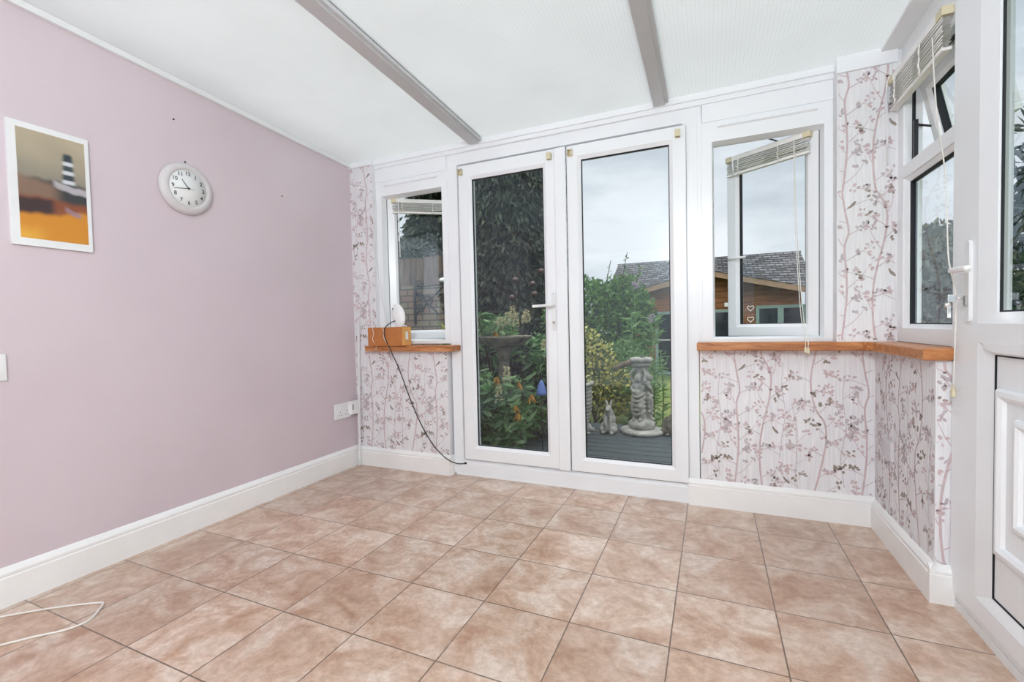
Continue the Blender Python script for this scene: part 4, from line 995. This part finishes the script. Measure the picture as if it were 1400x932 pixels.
for (x, yv, z) in ((-1.46, 3.46, .585), (-1.48, 3.44, .39), (-1.46, 3.44, .33), (-1.40, 3.6, .46), (-1.66, 3.47, .62), (-1.80, 3.76, 1.00)):
    n_ = 9; an = rng.random(n_)*2*PI; P = np.tile([[x, yv, z]], (n_, 1)); D = np.stack([np.cos(an)*.5, np.sin(an)*.5, -np.ones(n_)], 1)
    leafmesh('autumn_leaves', P, D, .085, .020, M['fl_orange'], fs_, label='orange dying leaves')

# --- shrubs seen through the right patio door
shrub('green_shrub', 'big bright green bush behind the urn, in front of the summerhouse', 'shrub',
      [((-1.75, 7.0, .9), (.75, .6, .85)), ((-1.25, 7.1, .95), (.45, .4, .85)), ((-1.15, 7.0, 1.3), (.26, .26, .42)), ((-1.9, 7.2, 1.35), (.55, .4, .45)), ((-1.0, 7.2, 1.1), (.25, .2, .5))], 9000, .075, .048, M['lf_green'], (-1.5, 7.1, -.30))
shrub('variegated_shrub', 'yellow and green variegated bush low behind the rabbit', 'shrub',
      [((-1.48, 5.75, .45), (.42, .35, .48)), ((-1.20, 5.7, .25), (.32, .3, .36)), ((-1.55, 5.7, .75), (.30, .28, .28)), ((-1.05, 5.75, .12), (.22, .2, .24))], 4200, .055, .034, M['lf_gold'], (-1.4, 5.8, -.30))
shrub('round_shrub', 'mid green bush between the variegated bush and the pedestal', 'shrub',
      [((-.98, 6.3, .28), (.34, .3, .42)), ((-.92, 6.2, .05), (.28, .25, .28)), ((-1.15, 6.3, .5), (.25, .2, .3))], 3000, .06, .03, M['lf_bright'], (-.98, 6.3, -.30))
def tall(name, label, x, y_, h, sp, n_, mat, flow=False):
    root = empty(name, (x, y_, -.30), label=label, cat='plant', group='tall upright border plants')
    MB().tube([(x, y_, -.30), (x+.02, y_, -.3+h*.5), (x-.01, y_, -.3+h)], [.010, .008, .004], 6).build('stem', M['lf_green'], root)
    z = rng.random(n_)*h; an = rng.random(n_)*2*PI; P = np.stack([x+0*z, y_+0*z, -.3+z], 1); D = np.stack([np.cos(an), np.sin(an), .35+0*z], 1)
    leafmesh('foliage', P, D, sp, .022, mat, root, curve=.4)
    if flow:
        P, d = blob_pts(110, [((x, y_, -.3+h), (.05, .05, .05))], .1); leafmesh('flower_head', P, d, .022, .012, M['fl_mauve'], root, label='pale mauve flower head')
    return root
tall('tall_plant', 'tall upright green stem with long leaves left of the pedestal top', -.86, 5.6, 1.45, .17, 120, M['lf_bright'])
tall('tall_plant', 'tall stem with pale mauve flowers right above the pedestal', -.64, 5.7, 1.40, .15, 110, M['lf_bright'], True)
tall('tall_plant', 'tall stem with mauve flowers against the middle of the shed roof', -.93, 6.3, 1.85, .14, 100, M['lf_green'], True)
tall('tall_plant', 'short leafy stem drooping beside the pedestal top on its right', -.52, 5.5, 1.02, .12, 80, M['lf_bright'])
for i, (x, y_, h, lab) in enumerate(((-1.42, 6.9, 2.30, 'thin twig rising above the green bush, leftmost'), (-1.16, 6.8, 2.38, 'thin twig rising above the green bush, tallest'), (-.98, 6.8, 2.16, 'thin twig rising above the green bush, rightmost'))):
    root = empty('twig', (x, y_, -.3), label=lab, cat='plant', group='twigs above the green bush')
    MB().tube(catmull([(x-.05, y_, -.3), (x-.08, y_, -.3+h*.5), (x-.03, y_, -.3+h*.8), (x+.06, y_, -.3+h)], 4), .005, 5).build('stem', M['bark'], root)
    tt_ = .65+.35*rng.random(34); P = np.stack([x-.08+.14*(tt_-.65)/.35, y_+0*tt_, -.3+h*tt_], 1); leafmesh('foliage', P, rng.normal(size=(34, 3)), .06, .026, M['lf_green'], root)

# --- conifers
def conifer(label, x, y_, r, h, n_, mat=None, z0=-.3, tap=.72):
    root = empty('conifer', (x, y_, z0), label=label, cat='tree', group='tall dark conifers beyond the deck')
    MB().tube([(x, y_, z0), (x, y_, z0+h*.92)], [.16, .03], 8).build('trunk', M['bark'], root)
    # drooping sprays: shoots leave the trunk in tiers and hang
    nb_ = n_//22; tb = rng.random(nb_)**.9; an = rng.random(nb_)*2*PI; L_ = r*(1-tap*tb)*rng.uniform(.6, 1.05, nb_); zb = z0+.15+h*.97*tb
    k = rng.random((nb_, 22)); rad = L_[:, None]*(.35+.65*k); an2 = an[:, None]+rng.normal(size=k.shape)*.16
    P = np.stack([x+rad*np.cos(an2), y_+rad*np.sin(an2), zb[:, None]-.35*L_[:, None]*k**1.5+rng.normal(size=k.shape)*.10], -1).reshape(-1, 3)
    D = np.stack([np.cos(an2)*.6, np.sin(an2)*.6, -.8+0*k], -1).reshape(-1, 3)+rng.normal(size=(nb_*22, 3))*.3
    leafmesh('foliage', P, D, .17, .050, mat or M['lf_conifer'], root, curve=.2)
    return root
conifer('huge dark drooping conifer filling the left patio door', -4.05, 9.2, 1.45, 9.5, 75000, tap=.2)
conifer('second dark conifer standing behind the huge one, a little to its left', -5.6, 12.4, 1.7, 9.5, 36000, tap=.3)
conifer('dark conifer behind the brick wall, seen above the left casement', -5.6, 8.6, 1.25, 5.6, 15000)
# brown baubles hanging in the conifer
for i, (x, z, lab) in enumerate(((-2.71, 1.99, 'highest'), (-2.87, 1.78, 'second highest on the right'), (-2.84, 1.60, 'lowest on the right'), (-3.20, 1.87, 'upper left'), (-3.27, 1.56, 'lower left'))):
    root = empty('bauble', (x, 7.55, z), label='dark brown bauble hanging in the conifer, %s' % lab, cat='bauble', group='baubles hanging in the conifer')
    MB().ell((x, 7.55, z), (.060, .060, .060)).build('ball', plain('bronze_ball', (.055, .03, .025, 1), .15, .6, metal=.3), root)
    MB().tube([(x, 7.55, z+.06), (x, 7.75, z+.22)], .004, 5).build('hanger', M['iron'], root)

# --- brick wall with fence boards
bw = empty('garden_wall', (-3.9, 5.2, -.3), label='brown brick garden wall seen through the left casement', cat='wall')
MB().box(-4.9, -3.06, 5.15, 5.36, -.3, 1.62).build('brickwork', M['brick'], bw)
fe = MB(); xx = -4.88
rf = random.Random(2)
while xx < -3.1: fe.box(xx, xx+.098, 5.30+.012*(int(xx*100) % 2), 5.33+.012*(int(xx*100) % 2), 1.62, 2.02+rf.uniform(-.012, .012)); xx += .104
fn = empty('fence', (-4.0, 5.3, 1.62), label='brown vertical board fence standing on the brick wall', cat='fence')
fe.build('boards', M['fence'], fn)
MB().box(-4.9, -3.08, 5.345, 5.38, 1.75, 1.82).build('rail', M['fence'], fn)
iw_ = empty('iron_scroll', (-3.5, 5.138, 1.4), label='black wrought iron scroll bracket on the brick wall', cat='wall ornament')
def spiral(cx, cz, r0, t0, t1, r1, n=26): return [(cx+(r0+(r1-r0)*k/n)*math.cos(t0+(t1-t0)*k/n), 5.138, cz+(r0+(r1-r0)*k/n)*math.sin(t0+(t1-t0)*k/n)) for k in range(n+1)]
b = MB(); b.tube([(-3.66, 5.138, 1.10), (-3.66, 5.138, 1.72)], .020, 8); b.tube([(-3.66, 5.138, 1.55), (-3.28, 5.138, 1.22)], .010, 6); b.tube([(-3.66, 5.138, 1.22), (-3.22, 5.138, 1.58)], .010, 6); b.tube([(-3.66, 5.138, 1.60), (-3.1, 5.138, 1.62)], .008, 6)
for cx, cz, s_ in ((-3.58, 1.62, 1), (-3.58, 1.30, 1), (-3.45, 1.40, 1.2), (-3.58, 1.46, .9)): b.tube(spiral(cx, cz, .012*s_, 0, 9, .07*s_), .009, 6)
b.build('scrolls', M['iron'], iw_)
iw_ = empty('iron_scroll', (-3.15, 5.138, 1.4), label='second black iron scroll at the right edge of the left window, with a white flower', cat='wall ornament')
b = MB(); b.tube([(-3.14, 5.138, 1.15), (-3.14, 5.138, 1.80)], .016, 8)
for cx, cz, s_ in ((-3.22, 1.68, 1.1), (-3.10, 1.55, 1), (-3.22, 1.42, 1.1), (-3.18, 1.25, .9)): b.tube(spiral(cx, cz, .012*s_, 0, 9, .07*s_), .010, 6)
b.build('scrolls', M['iron'], iw_)
MB().ell((-3.18, 5.08, 1.66), (.05, .03, .03)).build('flower', M['plastic'], iw_)
shrub('climbing_shrub', 'loose green leaves above the fence behind the left casement', 'shrub', [((-4.3, 5.9, 2.10), (.5, .3, .33)), ((-3.75, 6.0, 2.15), (.45, .3, .32)), ((-3.3, 5.8, 2.0), (.35, .25, .26)), ((-4.75, 5.9, 2.2), (.5, .3, .35))], 1500, .075, .04, M['lf_dark'], (-4.0, 5.8, -.3), shell=.1)
shrub('potted_plant', 'small yellow green plant just outside the bottom of the left window', 'plant', [((-2.30, 3.72, .98), (.07, .07, .10))], 120, .06, .02, M['lf_gold'], (-2.30, 3.72, .40), trunk=.006)

# --- summerhouse
sh_ = empty('summerhouse', (-.1, 12, -.3), label='timber clad summerhouse with dark shingle roof across the lawn', cat='summerhouse')
X0, X1, GY = -2.55, 2.18, 12.3
def gz(x): return 2.28-.245*abs(x+.08)
b = MB(); b.prism([(X0+.25, -.30), (X1-.25, -.30), (X1-.25, gz(X1-.25)-.1), (-.08, 2.17), (X0+.25, gz(X0+.25)-.1)], 'y', GY, GY+.1)
z = -.25
while z < 2.0: b.box(X0+.25 if z < 1.5 else max(X0+.25, -.08-(2.16-z)/.245), X1-.25 if z < 1.5 else min(X1-.25, -.08+(2.16-z)/.245), GY-.014, GY+.01, z, z+.125, .006); z += .135
b.box(X0+.25, X0+.35, GY, 16.2, -.3, 1.6); b.box(X1-.35, X1-.25, GY, 16.2, -.3, 1.6); b.box(X0+.25, X1-.25, 16.1, 16.2, -.3, 1.6)
b.build('cladding', M['clad'], sh_)
b = MB()
for s_, xe in ((-1, X0), (1, X1)):
    b.add([(xe, 11.98, gz(xe)+.01), (-.08, 11.98, 2.29), (-.08, 11.98, 2.16), (xe, 11.98, gz(xe)-.12), (xe, 12.03, gz(xe)+.01), (-.08, 12.03, 2.29), (-.08, 12.03, 2.16), (xe, 12.03, gz(xe)-.12)], [(0, 1, 2, 3), (4, 5, 6, 7), (0, 1, 5, 4), (1, 2, 6, 5), (2, 3, 7, 6), (3, 0, 4, 7)])
b.build('fascia', M['clad_edge'], sh_)
# roof: courses of shingles from the gable fascia up to a level ridge
b = MB(); nc = 22
for k in range(nc):
    t0, t1 = k/nc, (k+1.25)/nc
    for s_, xe in ((-1, X0), (1, X1)):
        def rp_(x, t): ze = gz(x)+.02; return (x, 11.97+t*2.1, ze+(2.83-ze)*t+.012*(1 if t == t0 else 0))
        xa, xb = (xe, -.08)
        q = [rp_(xa, t0), rp_(xb, t0), rp_(xb, t1), rp_(xa, t1)]
        q2 = [(a_, b_, c_-.02) for a_, b_, c_ in q]
        b.add(q+q2, [(0, 1, 2, 3), (4, 5, 6, 7), (0, 1, 5, 4), (2, 3, 7, 6), (1, 2, 6, 5), (3, 0, 4, 7)])
b.prism([(14.0, 2.80), (14.08, 2.86), (14.16, 2.80)], 'x', X0-.02, X1+.02)
b.add([(X0, 14.08, 2.83), (X1, 14.08, 2.83), (X1, 16.3, 1.7), (X0, 16.3, 1.7)], [(0, 1, 2, 3)])
b.build('roof', M['shingle'], sh_)
def glazed(x0, x1, z0, z1, name='shed_door', panes=1):
    q = MB(); q.ring(x0, x1, z0, z1, [(0, GY-.015), (0, GY-.05), (.07, GY-.05), (.07, GY-.015)])
    for k in range(1, panes): xm = x0+(x1-x0)*k/panes; q.box(xm-.06, xm+.06, GY-.052, GY-.015, z0, z1)
    o = q.build(name, M['sage'], sh_, label='sage green painted frame')
    MB().box(x0+.06, x1-.06, GY-.03, GY-.018, z0+.06, z1-.06).build('window_pane', M['dark_room'], o)
glazed(1.00, 2.02, -.25, 1.40, panes=2)
glazed(.05, .70, .30, 1.34, 'shed_window')
glazed(-1.30, -.45, -.28, 1.33, 'shed_door', panes=1)
MB().box(.32, .42, GY-.06, GY-.02, 1.40, 1.50, .01).build('outdoor_light', M['plastic'], sh_)
# posts and rail of the summerhouse veranda
MB().box(-2.2, 1.9, 11.2, 11.25, .62, .66, .01).build('handrail', plain('pale_rail', (.35, .34, .33, 1), .6, .3), label='pale handrail in front of the summerhouse', cat='handrail')
for x in (-2.1, 1.8): MB().box(x, x+.06, 11.2, 11.25, -.3, .62).build('rail_post', M['clad_edge'], bpy.data.objects['handrail'])

# --- trees beyond the side window, glossy shrub outside the garden door, neighbour's house
def tree(name, label, blobs, n_, ln, wd, mat, base, tr=.12, group=None, shell=.55): return shrub(name, label, 'tree', blobs, n_, ln, wd, mat, base, trunk=tr, group=group, shell=shell, stems=4)
tree('hedge_tree', 'grey green leafy tree mass seen through the side window', [((5.2, 15.0, 1.2), (1.6, 1.4, 1.7)), ((4.6, 13.0, 1.5), (1.2, 1.2, 1.6)), ((5.0, 17.5, 1.6), (1.2, 1.5, 1.6)), ((4.2, 11.2, 1.0), (1.0, 1.1, 1.5)), ((5.2, 12.0, 1.9), (1.1, 1.1, 1.3)), ((5.0, 13.6, 2.3), (.7, .8, .75)), ((6.6, 20.0, 2.0), (1.3, 1.3, 1.3))], 26000, .15, .09, M['lf_grey'], (5, 13.5, -.3), group='trees beyond the side window')
tree('glossy_shrub', 'dark shrub with long glossy leaves outside the garden door', [((2.30, 4.9, 1.35), (.38, .4, .85)), ((2.42, 4.75, 2.1), (.42, .4, .55)), ((2.4, 4.6, .7), (.4, .4, .7))], 1100, .17, .045, M['lf_dark'], (2.6, 4.7, -.30), tr=.03, shell=.2)
hs = empty('neighbour_house', (7.0, 13.5, -.3), label='grey roofed neighbouring house behind the glossy shrub', cat='house')
MB().box(7.6, 11.5, 9.6, 14.0, -.3, 3.0).build('walls', M['render_far'], hs)
b = MB(); b.prism([(9.3, 2.9), (14.3, 2.9), (11.8, 6.3)], 'x', 7.3, 11.8); b.build('roof', M['roof_far'], hs)
# far hedge closing the garden
for i, (x0, x1, yv, h, lab) in enumerate(((-15, -8.8, 11, 2.4, 'dark hedge far left behind the brick wall'), (2.9, 3.9, 16.5, 1.4, 'low dark hedge right of the summerhouse'))):
    bl = [((x0+(x1-x0)*(k+.5)/6, yv, h*.4), ((x1-x0)/9, .6, h*.62)) for k in range(6)]
    shrub('hedge', lab, 'hedge', bl, 3500 if i == 0 else 900, .14, .08, M['lf_green'], ((x0+x1)/2, yv, -.3), trunk=.04)

# ------------------------------------------------------------------ sky and light
wd = bpy.data.worlds.new('overcast'); sc.world = wd; wd.use_nodes = True; nt = wd.node_tree
for n_ in list(nt.nodes): nt.nodes.remove(n_)
out = N(nt, 'ShaderNodeOutputWorld'); bg = N(nt, 'ShaderNodeBackground'); tc = N(nt, 'ShaderNodeTexCoord')
mp = N(nt, 'ShaderNodeMapping'); mp.inputs['Scale'].default_value = (1, 1, 3.5); L(nt, tc.outputs['Generated'], mp.inputs['Vector'])
no = N(nt, 'ShaderNodeTexNoise', Scale=1.6, Detail=6.0, Roughness=.55); L(nt, mp.outputs[0], no.inputs['Vector'])
r = ramp(nt, no.outputs['Fac'], [(.34, (.44, .50, .56, 1)), (.50, (.58, .64, .70, 1)), (.66, (.80, .85, .89, 1))])
L(nt, r.outputs[0], bg.inputs['Color']); bg.inputs['Strength'].default_value = 1.0; L(nt, bg.outputs[0], out.inputs['Surface'])
sl_ = bpy.data.lights.new('overcast_sun', 'SUN'); sl_.energy = 4.8; sl_.angle = math.radians(100); sl_.color = (1, .99, .97)
so_ = bpy.data.objects.new('overcast_sun', sl_); col.objects.link(so_); so_.rotation_euler = (math.radians(12), math.radians(8), 0); so_.location = (0, 0, 8)

# added fill lights behind the camera to brighten the room: point lamp, soft panel
pl_ = bpy.data.lights.new('fill_lamp', 'POINT'); pl_.energy = 88; pl_.shadow_soft_size = .15; pl_.color = (.93, .97, 1)
po_ = bpy.data.objects.new('fill_lamp', pl_); col.objects.link(po_); po_.location = (-.17, -.86, 2.02)
al_ = bpy.data.lights.new('back_fill', 'AREA'); al_.shape = 'RECTANGLE'; al_.size = 2.6; al_.size_y = 1.9; al_.energy = 9  # added soft fill panel just in front of the solid back wall
ao_ = bpy.data.objects.new('back_fill', al_); col.objects.link(ao_); ao_.location = (-1.0, -.98, 1.1); ao_.rotation_euler = (PI/2, 0, 0)
sc.view_settings.view_transform = 'Standard'; sc.view_settings.look = 'None'; sc.view_settings.gamma = 1; sc.view_settings.exposure = .17
sc.view_settings.use_curve_mapping = False
cy = sc.cycles; cy.use_denoising = True; cy.max_bounces = 10; cy.diffuse_bounces = 6; cy.transparent_max_bounces = 16; cy.glossy_bounces = 4; cy.transmission_bounces = 6
cy.caustics_reflective = False; cy.caustics_refractive = False; cy.sample_clamp_indirect = 8
